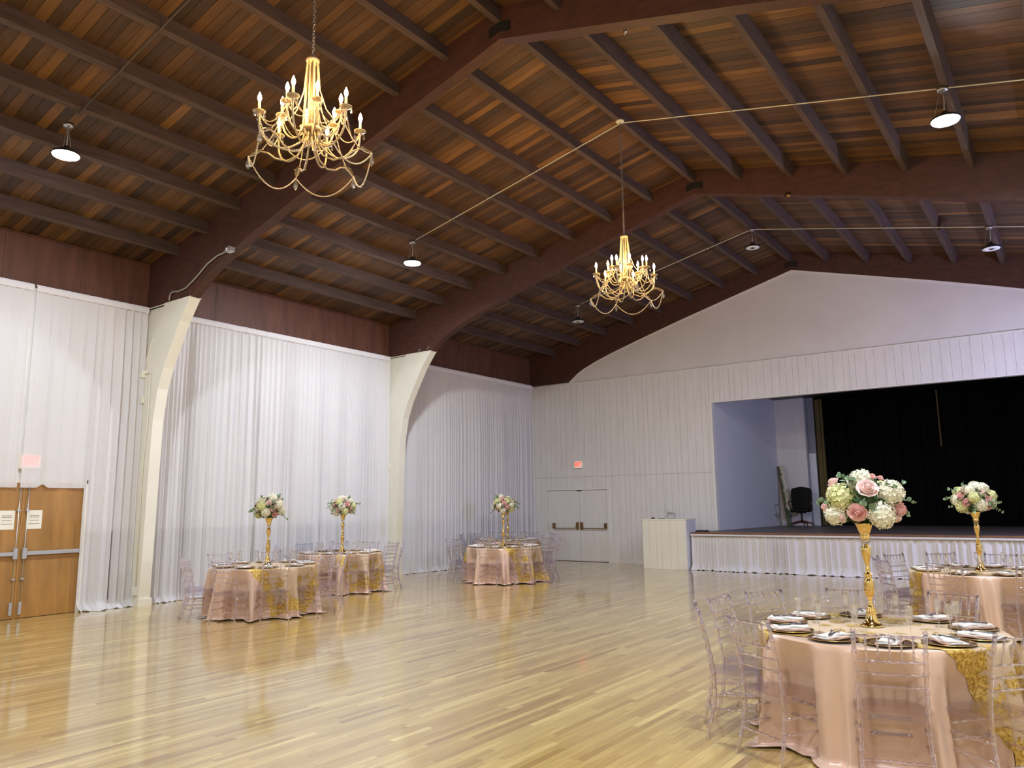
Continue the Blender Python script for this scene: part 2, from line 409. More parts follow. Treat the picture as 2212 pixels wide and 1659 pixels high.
# ---- pleated drapes
def drape(name, xoff, ya, yb, z0, z1, seed, mat, amp=.055, period=.125, pool=.12, header=True, parent=None, ydir=True, nz=26, bottomfn=None, step=.014, sgn=1, rate=1.0):
    rr = np.random.RandomState(seed); n = int((yb - ya) / step) + 1; s = np.linspace(ya, yb, n)
    # phase with changing frequency
    kn = max(6, int((yb - ya) / .35)); f = np.interp(s, np.linspace(ya, yb, kn), rr.uniform(.55 / rate, 1.55 * rate, kn)) * 2 * PI / period
    ph = np.concatenate([[0], np.cumsum(f[:-1] * np.diff(s))])
    A = np.interp(s, np.linspace(ya, yb, kn * 2), rr.uniform(.35, 1.25, kn * 2))
    base = np.sin(ph) + .35 * np.sin(2 * ph + np.interp(s, np.linspace(ya, yb, kn), rr.uniform(0, 6, kn)))
    ph2 = ph * .43; low = np.sin(ph2 + 1) * np.interp(s, np.linspace(ya, yb, kn), rr.uniform(0, 1, kn))
    zs = list(np.linspace(z0 + .16, z1 - (.16 if header else 0), nz)); zs = [z0 + .004, z0 + .02, z0 + .05, z0 + .10] + zs
    if header: zs += [z1 - .12, z1 - .10, z1 - .09, z1 - .04, z1 - .03, z1]
    P = []
    hr = rr.uniform(-1, 1, n); hr = np.convolve(hr, np.ones(3) / 3, 'same')
    pl = np.interp(s, np.linspace(ya, yb, kn * 3), rr.uniform(.1, 1, kn * 3))
    for i in range(n):
        row = []
        for z in zs:
            t = (z1 - z) / (z1 - z0)
            if header and z > z1 - .105:
                d = .012 * hr[i] + (.012 if z > z1 - .06 else .0); amp_ = 0
                d += .010 * math.sin(ph[i] * 2.1)
            else:
                k = min(1.0, .35 + t * 2.0); d = amp * k * (A[i] * base[i] * (1 - .35 * t) + .9 * t * low[i])
            dd = xoff + d
            zz = z
            if pool and z < z0 + .16:
                u = 1 - (z - z0) / .16; dd += pool * pl[i] * u * u + .02 * math.sin(ph[i] * .5) * u; zz = z + .018 * u * max(0, math.sin(ph[i] * .7 + 2))
            if bottomfn is not None: zz = zz + (bottomfn(s[i])) * max(0, (1 - (z - z0) / 1.2)) if z < z0 + 1.2 else zz
            sy = s[i] + .25 * amp * math.cos(ph[i]) * A[i]
            row.append((dd * sgn if ydir else sy, sy if ydir else -dd * sgn, zz))
        P.append(row)
    mb = MB(); mb.grid(P); return mb
def curtain(label, seed, ya, yb, z0=0.0, z1=HF + .03, **kw):
    ks = dict(kw); root = drape('drape', .085, ya, yb, z0, z1, seed, None, **ks).build('drape', M['drape'])
    tag(root, label, 'curtain', 'white pleated drapes along the left wall')
    m2 = MB(); n = int((yb - ya) / .02); rr = random.Random(seed)
    P = []
    for i in range(n + 1):
        y = ya + (yb - ya) * i / n; r = rr.uniform(-.006, .008)
        P.append([(.07 + r + dx, y, z1 + dz + rr.uniform(-.003, .003)) for dx, dz in ((.03, -.115), (.042, -.085), (.046, -.04), (.03, -.006), (.0, .006), (-.04, -.01))])
    m2.grid(P); m2.build('header', M['drapehead'], root, label='gathered rod pocket along the top')
    return root
curtain('long white sheer drape between the mid-hall arch leg and the stage wall', 4, -L_ + TA + .02, -.03)
curtain('long white sheer drape between the two white arch legs, behind the left tables', 8, -2 * L_ + TA + .02, -L_ - .02)
curtain('white drape reaching the floor between the wooden doors and the nearest arch leg', 15, -13.63, -2 * L_ - .02, pool=.26, period=.13)
curtain('short white drape panel above the right wooden door, hem puckered', 16, -14.62, -13.60, z0=2.06, pool=0, period=.17, amp=.022, bottomfn=lambda s: .05 * math.exp(-((s + 14.28) / .05) ** 2))
curtain('short white drape panel above the left wooden door at the photo edge', 17, -16.2, -14.66, z0=2.06, pool=0, period=.2, amp=.02)
curtain('white drape reaching the floor left of the wooden doors, outside the view', 18, -3 * L_ + TA + .02, -16.2)

# ------------------------------------------------------------------ doors, signs, wall fittings
def bevelled(mb_obj, w=.004, seg=2):
    md = mb_obj.modifiers.new('bevel', 'BEVEL'); md.width = w; md.segments = seg; md.limit_method = 'ANGLE'; return mb_obj
def text_mesh(name, s, size, mat, parent, Mx, depth=.004, bold=.0, sx=1.0):
    cu = bpy.data.curves.new(name, 'FONT'); cu.body = s; cu.size = size; cu.extrude = depth; cu.offset = bold; cu.align_x = 'CENTER'; cu.align_y = 'CENTER'
    t = bpy.data.objects.new('tmp', cu); COL.objects.link(t); dg = bpy.context.evaluated_depsgraph_get(); dg.update()
    me = bpy.data.meshes.new_from_object(t.evaluated_get(dg)); bpy.data.objects.remove(t)
    me.transform(Mx @ Matrix.Diagonal((sx, 1, 1, 1))); me.materials.clear(); me.materials.append(mat)
    o = bpy.data.objects.new(name, me); COL.objects.link(o); o.parent = parent; return o
TOX = Matrix(((0, 0, 1, 0), (1, 0, 0, 0), (0, 1, 0, 0), (0, 0, 0, 1)))       # text on a wall facing +x, reading along +y
TOY = Matrix(((1, 0, 0, 0), (0, 0, -1, 0), (0, 1, 0, 0), (0, 0, 0, 1)))      # text on a wall facing -y, reading along +x

# wooden double doors in the left wall
d1 = empty('door_1'); tag(d1, kind='structure')
mb = MB(); mb.box(.0, .06, -13.60, -13.54, 0, 2.2); mb.box(.0, .06, -15.52, -15.46, 0, 2.2); mb.box(0, .06, -15.52, -13.54, 2.14, 2.2)
mb.build('door_frame', M['cream_paint'], d1)
for ya, yb, lbl in ((-14.515, -13.60, 'right'), (-15.46, -14.545, 'left')):
    mb = MB(); mb.box(.0, .048, ya + .003, yb - .003, .008, 2.14); leaf = mb.build('door_leaf', M['dwood'], d1)
    right = lbl == 'right'; e = ya if right else yb; s = 1 if right else -1
    # vertical rod with guides, latch case, push bar
    mb = MB(); mb.tube([(.075, e + s * .05, .06), (.075, e + s * .05, 2.08)], .008, 6); [mb.box(.05, .085, e + s * .05 - .028, e + s * .05 + .028, z - .012, z + .012) for z in (.62, 1.70)]
    mb.build('vertical_rod', M['metal'], leaf)
    mb = MB(); mb.box(.048, .10, *sorted((e + s * .02, e + s * .085)), .93, 1.10); mb.box(.048, .082, *sorted((e + s * .03, e + s * .075)), .06, .26); o = mb.build('latch_case', M['grey_metal'], leaf); bevelled(o, .006)
    mb = MB(); mb.box(.06, .105, *sorted((e + s * .085, e + s * .88)), .985, 1.045); mb.box(.048, .11, *sorted((e + s * .60, e + s * .61)), .98, 1.05); mb.box(.048, .10, *sorted((e + s * .86, e + s * .90)), .98, 1.05); o = mb.build('push_bar', M['grey_metal'], leaf); bevelled(o, .006)
    pc = (-14.345 if right else -14.75)
    mb = MB(); mb.box(.049, .051, pc - .115, pc + .115, 1.40, 1.70); pp = mb.build('paper_notice', M['paper'], leaf)
    mb = MB()
    for i, (z, w) in enumerate(((1.615, .07), (1.59, .075), (1.54, .068), (1.485, .08))):
        q = random.Random(i + right * 9); yy = pc - w
        while yy < pc + w: ww = q.uniform(.008, .022); mb.box(.0511, .0516, yy, min(yy + ww, pc + w), z - .005, z + .005); yy += ww + .005
    mb.build('printed_lines', M['ink'], pp)
mb = MB(); mb.box(.02, .052, -14.545, -14.515, 0, 2.14); mb.build('centre_post', M['dwood'], d1)

# white double doors in the back wall
d2 = empty('door_2'); tag(d2, kind='structure')
mb = MB(); mb.box(DX0 - .055, DX0, -.045, .12, 0, DZ + .055); mb.box(DX1, DX1 + .055, -.045, .12, 0, DZ + .055); mb.box(DX0, DX1, -.045, .12, DZ, DZ + .055); mb.build('door_frame', M['white'], d2)
mb = MB(); mb.box(DX0, DX1, .09, .14, 0, DZ); mb.build('door_stop', M['steel'], d2)
for xa, xb in ((DX0 + .004, 1.742), (1.750, DX1 - .004)):
    mb = MB(); mb.box(xa, xb, .0, .045, .012, DZ - .006); leaf = bevelled(mb.build('door_leaf', M['wood_white'], d2), .003)
    e, s = (xb, -1) if xa < 1 else (xa, 1)
    mb = MB(); mb.box(*sorted((e + s * .03, e + s * .11)), -.055, 0, .93, 1.15); o = bevelled(mb.build('latch_case', M['brass'], leaf), .01)
    mb = MB(); mb.tube([(e + s * .10, -.05, 1.03), (e + s * .13, -.09, .97), (e + s * .86, -.09, .965), (e + s * .90, -.09, .97)], .013, 8); mb.box(*sorted((e + s * .865, e + s * .915)), -.10, 0, .96, 1.12); mb.build('push_bar', M['brass'], leaf)
mb = MB(); mb.box(1.67, 1.83, -.05, .0, DZ - .025, DZ - .005); mb.build('strike_plate', M['steel'], d2)

def exit_sign(label, loc, rz, sc=1.0):
    r = empty('exit_sign', loc, rz); tag(r, label, 'sign')
    mb = MB(); mb.box(-.17 * sc, .17 * sc, -.05, 0, -.118 * sc, .118 * sc); bevelled(mb.build('housing', M['cream_paint'], r), .008)
    mb = MB(); mb.box(-.13 * sc, .13 * sc, -.053, -.05, -.095 * sc, .095 * sc); mb.build('face', M['signwhite'], r)
    text_mesh('lettering', 'EXIT', .185 * sc, M['red'], r, Matrix.Translation((0, -.056, 0)) @ TOY, .002, .007, .62)
    return r
exit_sign('lit EXIT sign with red letters on the back wall above the white doors', (1.77, -.021, 2.86), 0)
exit_sign('EXIT sign glowing faintly through the sheer drape above the wooden doors', (.004, -14.465, 2.49), PI / 2, 1.05)

mb = MB(); mb.box(-.06, .06, -.016, 0, -.09, .09); [mb.box(x, x + .012, -.024, -.016, -.02, .02) for x in (-.03, .02)]
o = bevelled(mb.build('wall_switch', M['white'], loc=(3.19, -.021, 1.56)), .004); tag(o, 'white switch plate on the back wall between the white doors and the podium', 'switch')

# conduit and boxes on the nearest arch leg, flexible cable above
YA = -2 * L_
r = empty('surface_conduit', (0, YA, 0)); tag(r, 'white painted conduit with small boxes running down the nearest arch leg', 'conduit')
mb = MB(); mb.tube([(.10, -.03, 4.17), (.325, -.03, 4.17), (.325, -.03, 3.3), (.25, -.03, 2.5), (.262, -.03, .30)], .011, 6); mb.build('pipe', M['cream_paint'], r)
mb = MB(); mb.box(.20, .30, -.075, -.012, .20, .34); bevelled(mb.build('outlet_box', M['white'], r), .004)
for q_ in ((.02, .12, -.085, -.012, 4.10, 4.24), (.03, .13, -.06, -.012, 3.62, 3.76)): mb = MB(); mb.box(*q_); bevelled(mb.build('junction_box', M['cream_paint'], r), .004)
mb = MB(); mb.tube([(.60, .02, 4.95 + .3), (.42, .0, 5.0), (.22, -.01, 4.7), (.12, -.02, 4.24)], .012, 6); mb.build('cable', M['cream_paint'], r)
r = empty('flexible_cable', (0, YA, 0)); tag(r, 'grey flexible cable curving up the nearest arch to a small round can', 'cable')
pts = [(.80, -.02, 5.45), (.813, -.03, 5.508), (.851, -.03, 5.585), (.95, -.03, 5.60), (1.097, -.03, 5.575), (1.349, -.03, 5.595), (1.672, -.03, 5.74), (1.983, -.03, 5.915), (2.281, -.03, 6.005), (2.50, -.03, 6.02), (2.60, -.03, 6.02)]
mb = MB(); mb.tube(pts, .017, 8); mb.build('cable_run', principled('grey_flex', (.34, .32, .28), .45, metal=.4), r)
mb = MB(); mb.tube([(2.62, -.09, 6.02), (2.72, -.09, 6.02)], .05, 14); mb.box(2.60, 2.74, -.10, -.001, 5.985, 6.06); mb.build('can', M['metal'], r)
r = empty('surface_conduit', (0, -L_, 0)); tag(r, 'small white socket box on the second arch leg', 'conduit box')
mb = MB(); mb.box(.03, .13, -.05, -.012, 2.62, 2.72); bevelled(mb.build('junction_box', M['cream_paint'], r), .004)
# hardware screwed to the arches
def hook(loc, label):
    o = MB(); o.tube([(0, 0, 0), (0, -.05, .0), (0, -.06, -.04), (.01, -.05, -.07), (.03, -.05, -.05)], .006, 6); o.lathe([(.0, 0), (.022, 0), (.022, .012), (0, .012)], 10, M=Matrix.Rotation(PI / 2, 4, 'X')); o = o.build('ceiling_hook', M['metal'], loc=loc); tag(o, label, 'hook')
hook((10.15, YA + .09, 7.12), 'metal hook with loose wire under the nearest arch, right of its ridge')
hook((1.10, -L_ - .001, 5.50), 'small metal hook above the white ledge of the second arch leg, left one')
hook((1.38, -L_ - .001, 5.53), 'small metal hook above the white ledge of the second arch leg, right one')
mb = MB(); mb.lathe([(0, 0), (.05, 0), (.055, .012), (.02, .02), (.02, .035), (0, .035)], 16, M=Matrix.Rotation(PI / 2, 4, 'X')); o = mb.build('round_rosette', M['brass'], loc=(10.15, -L_ - .001, 7.19)); tag(o, 'round brass rosette screwed to the mid-hall arch right of its ridge', 'rosette')

# ------------------------------------------------------------------ stage
SY0, SZ = -1.20, .943
st = empty('stage', (0, 0, 0)); tag(st, 'raised stage with dark wooden floor and reddish wooden front edge', kind='structure')
mb = MB(); mb.box(5.86, WID - .2, SY0, 6.6, SZ - .045, SZ - .012); mb.build('platform', M['lip'], st)
NS = random.Random(2); x = 5.86; rest = MB(); cnt = 0
while x < WID - .2:
    mb = MB(); mb.box(x, x + .079, SY0 + .03, 6.6, SZ - .012, SZ, tint=NS.random()); mb.build('stage_board', M['stagefloor'], st); x += .08
mb = MB(); mb.box(5.78, WID - .2, SY0 - .03, SY0 + .028, SZ - .045, SZ + .004); bevelled(mb.build('nosing', M['lip'], st, label='reddish wooden nosing'), .008)
mb = MB(); mb.box(5.9, WID - .25, SY0 + .12, SY0 + .16, 0, SZ - .045); mb.build('front_framing', M['steel'], st)
sk = drape('stage_skirt', -(SY0 - .02) - .015, 5.77, WID - .22, 0, SZ - .047, 31, None, amp=.040, period=.15, pool=.17, rate=1.35, header=False, ydir=False, nz=12, step=.012, sgn=1)
o = sk.build('stage_skirt', M['skirt']); tag(o, 'white pleated skirt hanging from the stage edge to the floor', 'stage skirt')
mb = MB(); mb.box(5.78, WID - .22, SY0 - .075, SY0 - .031, SZ - .085, SZ - .047); mb.build('skirt_band', M['skirt'], o)
# stage walls
wsl = empty('wall_stage'); tag(wsl, kind='structure')
mb = MB(); mb.prism([(6.02, .14), (6.26, 4.70), (6.16, 4.80), (5.86, .14)], 'z', SZ - .05, 4.9); mb.build('side_panel', M['stagewall'], wsl)
mb = MB(); mb.box(6.2, 7.16, 4.72, 4.80, SZ - .05, 4.9); mb.build('rear_panel', M['wood_white'], wsl)
mb = MB(); mb.box(7.12, 7.20, 4.80, 6.0, SZ - .05, 4.9); mb.box(6.2, 7.9, 6.0, 6.1, SZ - .05, 4.9); mb.build('recess_panel', M['greypanel'], wsl)
mb = MB(); mb.box(7.165, 7.40, 4.86, 4.90, SZ, 3.15); mb.build('white_flat', M['stagewall'], wsl)
mb = MB(); mb.box(7.165, 7.40, 4.92, 4.96, SZ, 4.9); mb.build('grey_flat', M['greypanel'], wsl)
mb = MB(); mb.box(7.4, WID - .2, 6.4, 6.5, SZ - .05, 4.9); mb.box(WID - .3, WID - .2, .14, 6.5, SZ - .05, 4.9); mb.box(5.8, WID - .2, .14, 6.6, 4.9, 5.0); mb.build('back_panel', M['black'], wsl)
mb = MB(); mb.box(6.26, 6.9, 4.70, 4.72, SZ, SZ + .09); mb.build('baseboard', M['stagewall'], wsl)
cu = drape('x', -5.25, 7.60, WID - .35, SZ + .01, 4.85, 41, None, amp=.07, period=.26, pool=0, header=False, ydir=False, nz=8, step=.035)
o = cu.build('stage_curtain', M['blackdrape']); tag(o, 'black full-height curtain across the back of the stage', 'curtain')
cu = drape('x', -5.02, 7.40, 7.66, SZ + .01, 4.85, 42, None, amp=.05, period=.2, pool=0, header=False, ydir=False, nz=8, step=.02)
o = cu.build('stage_curtain', M['golddrape']); tag(o, 'narrow olive gold curtain at the left edge of the black stage curtain', 'curtain')
cu = drape('x', -5.12, 10.80, 10.84, 3.2, 4.85, 43, None, amp=.02, period=.2, pool=0, header=False, ydir=False, nz=8, step=.02)
o = cu.build('stage_curtain', M['golddrape']); tag(o, 'thin strip of olive gold curtain showing in the black stage curtain, near top', 'curtain')

# podium box with boards
pd = empty('podium', (4.49, -1.38, 0)); tag(pd, 'white tall wooden podium box of vertical boards left of the stage', 'podium')
mb = MB(); mb.box(.01, 1.22, .012, .60, 0, 1.25); mb.build('body', M['wood_white'], pd)
x = .0; NQ = random.Random(6)
for w in (.19, .20, .15, .24, .20, .243):
    mb = MB(); mb.box(x + .002, x + w - .002, 0, .014, .002, 1.25); mb.build('board', M['cream_paint'], pd); x += w
mb = MB(); mb.box(1.22, 1.232, .0, .60, 0, 1.25); mb.build('side_board', M['stagewall'], pd)
mb = MB(); mb.box(-.01, 1.245, -.012, .61, 1.25, 1.275); bevelled(mb.build('top', M['cream_paint'], pd), .003)
# things on the podium and the stage edge
clear = mix_mat('clear_film', [(.72, sh('ShaderNodeBsdfTransparent', (.97, .97, .97))), (.28, sh('ShaderNodeBsdfGlossy', (.95, .95, .95), .08))])
def crumple(name, c, r, seed, mat, sc, **kw):
    rr = np.random.RandomState(seed); mb = MB(); mb.sphere((0, 0, 0), r, seg=22, rings=14, sc=sc)
    k = rr.normal(size=(9, 3)) * 5 / r * .35; ph = rr.uniform(0, 6, 9); nv = []
    for p in mb.v:
        q = np.array(p); a = 1 + .09 * np.abs(np.sin(k @ q + ph)).sum() / 3; a = a - .15
        nv.append((q[0] * a, q[1] * a, max(q[2] * a, -r * sc[2] * .8)))
    mb.v = nv; o = mb.build(name, mat, loc=c); tag(o, **kw); return o
bag = empty('wrapped_parcel', (5.18, -1.07, 1.275)); tag(bag, 'small white parcel in crinkled clear plastic on top of the podium', 'parcel')
o = crumple('film', (0, 0, .085), .13, 4, clear, (1.1, .8, .8)); o.parent = bag
o = crumple('film_tail', (-.10, 0, .19), .06, 5, clear, (.8, .6, .9)); o.parent = bag
mb = MB(); mb.box(-.07, .09, -.05, .05, .005, .09, Matrix.Rotation(.2, 4, 'Z')); mb.box(-.03, .07, -.04, .03, .09, .12); o = bevelled(mb.build('contents', M['white'], bag), .012)
mb = MB(); mb.tube([(0, 0, .012), (.04, .01, .035), (.08, .0, .012), (.05, -.03, .01), (.0, -.02, .01)], .011, 6); o = mb.build('coiled_cable', M['black'], loc=(4.66, -1.15, 1.277)); tag(o, 'small black cable lying on the left end of the podium top', 'cable')
mb = MB(); mb.box(0, .17, 0, .09, 0, .012); o = bevelled(mb.build('flat_remote', M['black'], loc=(4.84, -1.16, 1.276)), .003); tag(o, 'thin flat black device lying on the podium top', 'device')
mb = MB(); mb.box(0, .30, 0, .2, 0, .03); mb.box(.02, .28, .02, .18, .03, .045); mb.box(.29, .33, .05, .15, 0, .015); o = bevelled(mb.build('audio_device', M['black'], loc=(5.88, SY0 - .0, SZ + .005)), .006); tag(o, 'flat black electronic box on the left corner of the stage edge', 'device')

# executive chair on the stage, facing the hall
M['leather'] = principled('black_leather', (.003, .003, .0035), .55, spec=.15, bump=.08, bscale=30); M['mahog'] = principled('mahogany', (.085, .022, .012), .3, coat=.5)
ec = empty('executive_chair', (7.08, 4.02, SZ), .12); tag(ec, 'black leather high-back swivel chair with dark wooden arms on the stage', 'chair')
def cushion(x0, x1, y0, y1, z0, z1, w): mb = MB(); mb.box(x0, x1, y0, y1, z0, z1); return mb
o = bevelled(cushion(-.27, .27, -.28, .22, .42, .52, .03).build('seat', M['leather'], ec), .035, 4)
# back with camel-hump top
poly = [(-.25, .50), (.25, .50), (.265, 1.02), (.24, 1.10), (.15, 1.125), (0, 1.15), (-.15, 1.125), (-.24, 1.10), (-.265, 1.02)]
mb = MB(); mb.prism(poly, 'y', .16, .27); o = bevelled(mb.build('backrest', M['leather'], ec), .03, 4)
mb = MB()
for i in range(3):
    for j in range(4): mb.sphere(((i - 1) * .13, .158, .62 + j * .12), .012, sc=(1, .5, 1))
mb.build('tufting', M['leather'], o, kind='stuff')
for s in (-1, 1):
    mb = MB(); mb.tube([(s * .26, .17, .74), (s * .31, .05, .745), (s * .325, -.10, .74), (s * .325, -.18, .71), (s * .32, -.20, .66), (s * .30, -.15, .62), (s * .29, -.10, .57), (s * .27, -.08, .50)], [.018, .02, .022, .022, .02, .018, .018, .02], 8); mb.build('armrest', M['mahog'], ec)
mb = MB(); mb.tube([(0, 0, .10), (0, 0, .42)], .028, 10); mb.box(-.12, .12, -.12, .12, .385, .42); mb.build('swivel_post', M['steel'], ec)
for k in range(5):
    a = 2 * PI * k / 5 + .3; c, s = math.cos(a), math.sin(a)
    mb = MB(); mb.tube([(.02 * c, .02 * s, .14), (.15 * c, .15 * s, .125), (.30 * c, .30 * s, .085), (.34 * c, .34 * s, .075)], [.035, .03, .024, .02], 8); lg = mb.build('leg', M['mahog'], ec)
    mb = MB(); mb.tube([(.33 * c - .012, .33 * s, .027), (.33 * c + .012, .33 * s, .027)], .027, 10); mb.tube([(.33 * c, .33 * s, .03), (.33 * c, .33 * s, .08)], .008, 6); mb.build('caster', M['black'], lg)
mb = MB(); mb.tube([(-.24, -.1, .40), (-.28, -.1, .34)], .008, 6); mb.box(-.30, -.26, -.12, -.08, .28, .34); mb.build('lever', M['black'], ec)

# leaning flower garland board
M['gboard'] = principled('green_board', (.105, .15, .085), .7); M['bedge'] = principled('brown_edge', (.16, .09, .05), .6)
gb = empty('garland_board', (6.63, 4.30, SZ)); tag(gb, 'narrow green board with a strip of cream flowers leaning against the stage corner', 'garland')
lean = Matrix(((1, 0, -.155, 0), (0, 1, .16, 0), (0, 0, .975, 0), (0, 0, 0, 1)))
mb = MB(); mb.box(-.05, .07, 0, .03, 0, 1.88, lean); mb.build('panel', M['gboard'], gb)
mb = MB(); mb.box(-.075, -.05, -.005, .035, 0, 1.88, lean); mb.build('edge_strip', M['bedge'], gb)

# ------------------------------------------------------------------ conduits and hanging lamps
def zpb(x): return zroof(x) - .206
ROWS = {'far': -3.024, 'mid': -9.33, 'near': -15.70}
for rn, y in ROWS.items():
    xs = [3.66] + [RX + k * SP for k in range(-4, 0)] + [RX - .02]
    pts = [(x, y, zpb(x) - .016) for x in (3.66, 5.0, 6.5, 8.15, RX, 8.6, 10, 11.6, 13, 14.6, WID - .05)]
    r = empty('cable_conduit'); tag(r, {'far': 'thin white conduit crossing the ceiling near the stage wall', 'mid': 'thin cream conduit crossing the ceiling between the two middle arches, lit brightly', 'near': 'thin dark conduit crossing the ceiling left of the big chandelier'}[rn], 'conduit')
    mb = MB(); mb.tube(pts, .009 if rn != 'near' else .011, 6); mb.build('pipe', M['wire'] if rn != 'near' else M['darkwire'], r)
    mb = MB()
    for k in range(-4, 9):
        x = RX + k * SP
        if k: mb.box(x - .03, x - .022, y - .012, y + .012, zpb(x) - .03, zpb(x) - .001); mb.tube([(x + .02, y - .03, zpb(x) + .01), (x + .02, y - .03, zpb(x) - .03)], .004, 5)
    mb.build('clip', M['metal'] if rn != 'near' else M['darkwire'], r, kind='stuff')

def lamp_base():
    r = empty('highbay_lamp', (0, 0, 0)); tag(r, 'x', 'ceiling lamp')
    mb = MB(); mb.lathe([(0, -.05), (.06, -.05), (.065, -.04), (.065, 0), (0, 0)], 16); mb.build('junction_box', M['metal'], r)
    mb = MB(); mb.tube([(0, 0, -.05), (.008, 0, -.2), (-.004, 0, -.33)], .008, 6); mb.tube([(.03, 0, -.05), (.12, 0, -.38)], .0025, 4); mb.tube([(-.03, 0, -.05), (-.12, 0, -.38)], .0025, 4); mb.build('stem', M['grey_metal'], r)
    mb = MB(); mb.lathe([(.0, -.33), (.03, -.33), (.035, -.36), (.08, -.375), (.10, -.40), (.165, -.425), (.178, -.445), (.172, -.455), (.15, -.452), (0, -.44)][::-1], 28); mb.build('housing', M['black'], r)
    return r
def led_lamp(x, y, z, label, lit, template=[]):
    if not template:
        t = lamp_base(); template.append(t); r = t
    else: r = copy_tree(template[0])
    for c in list(r.children):
        if c.name.startswith(('diffuser', 'hub_cap')): bpy.data.objects.remove(c)
    r.location = (x, y, z); r['label'] = label; r['group'] = 'lit highbay lamps' if lit else 'unlit highbay lamps by the stage wall'
    mb = MB(); mb.lathe([(.15, -.4535), (.145, -.462), (.05, -.462), (.045, -.455)] if not lit else [(.162, -.4535), (.155, -.468), (.0, -.472)], 28); mb.build('diffuser', (M['led_soft'] if x < 5 and y < -12 else M['led']) if lit else M['ledoff'], r, label='glowing white disc' if lit else 'unlit white ring')
    if not lit: mb = MB(); mb.lathe([(.045, -.452), (.042, -.468), (0, -.468)], 16); mb.build('hub_cap', M['black'], r)
    return r
def LL(x, y, label, lit): led_lamp(x, y, zpb(x) - .005, label, lit)
LL(3.40, -15.70, 'lit round highbay lamp hanging at the upper left of the ceiling', True)
LL(3.68, -9.33, 'lit round highbay lamp between the two chandeliers, above the left tables', True)
LL(12.97, -9.33, 'brightest lit round highbay lamp at the upper right of the ceiling', True)
LL(12.97, -15.70, 'lit highbay lamp above the camera side, outside the view', True)
LL(3.40, -22.0, 'lit highbay lamp at the rear left, outside the view', True)
LL(12.97, -22.0, 'lit highbay lamp at the rear right, outside the view', True)
LL(3.67, -3.024, 'unlit round highbay lamp left of the far chandelier, above the far drape', False)
LL(RX, -3.024, 'unlit round highbay lamp under the ridge near the white gable', False)
LL(12.98, -3.024, 'unlit round highbay lamp at the right edge near the white gable', False)

# ------------------------------------------------------------------ chandeliers
M['champ'] = principled('champagne_metal', (.46, .36, .22), .38, metal=.5, var=.08, vscale=20)
M['bead'] = principled('ivory_bead', (.60, .49, .32), .3, coat=.4)
M['crystal'] = mix_mat('crystal', [(.45, sh('ShaderNodeBsdfTransparent', (1, 1, 1))), (.25, sh('ShaderNodeBsdfGlossy', (.95, .95, .95), .03)), (.3, sh('ShaderNodeBsdfGlass', (1, .98, .94), 0, 1.5))])
M['candle'] = principled('candle_tube', (.80, .66, .40), .5)
def sag(a, b, drop, n):
    a, b = Vector(a), Vector(b); return [a.lerp(b, i / n) - Vector((0, 0, drop * 4 * (i / n) * (1 - i / n))) for i in range(n + 1)]
def beads(mb, pts, r):
    """spheres placed touching one another along a polyline"""
    P = [Vector(p) for p in pts]; d = 0; nxt = 0; step = r * 2.05
    for a, b in zip(P[:-1], P[1:]):
        l = (b - a).length
        while nxt <= d + l:
            c = a.lerp(b, (nxt - d) / max(l, 1e-6)); mb.sphere(c, r, seg=5, rings=3); nxt += step
        d += l
def drop_mesh(c, s=1.0):
    mb = MB(); mb.lathe([(0, -.085 * s), (.011 * s, -.075 * s), (.017 * s, -.058 * s), (.013 * s, -.035 * s), (.004 * s, -.018 * s), (0, -.016 * s)], 6, c, smooth=False); mb.sphere((c[0], c[1], c[2] - .008 * s), .008 * s, seg=6, rings=4); return mb
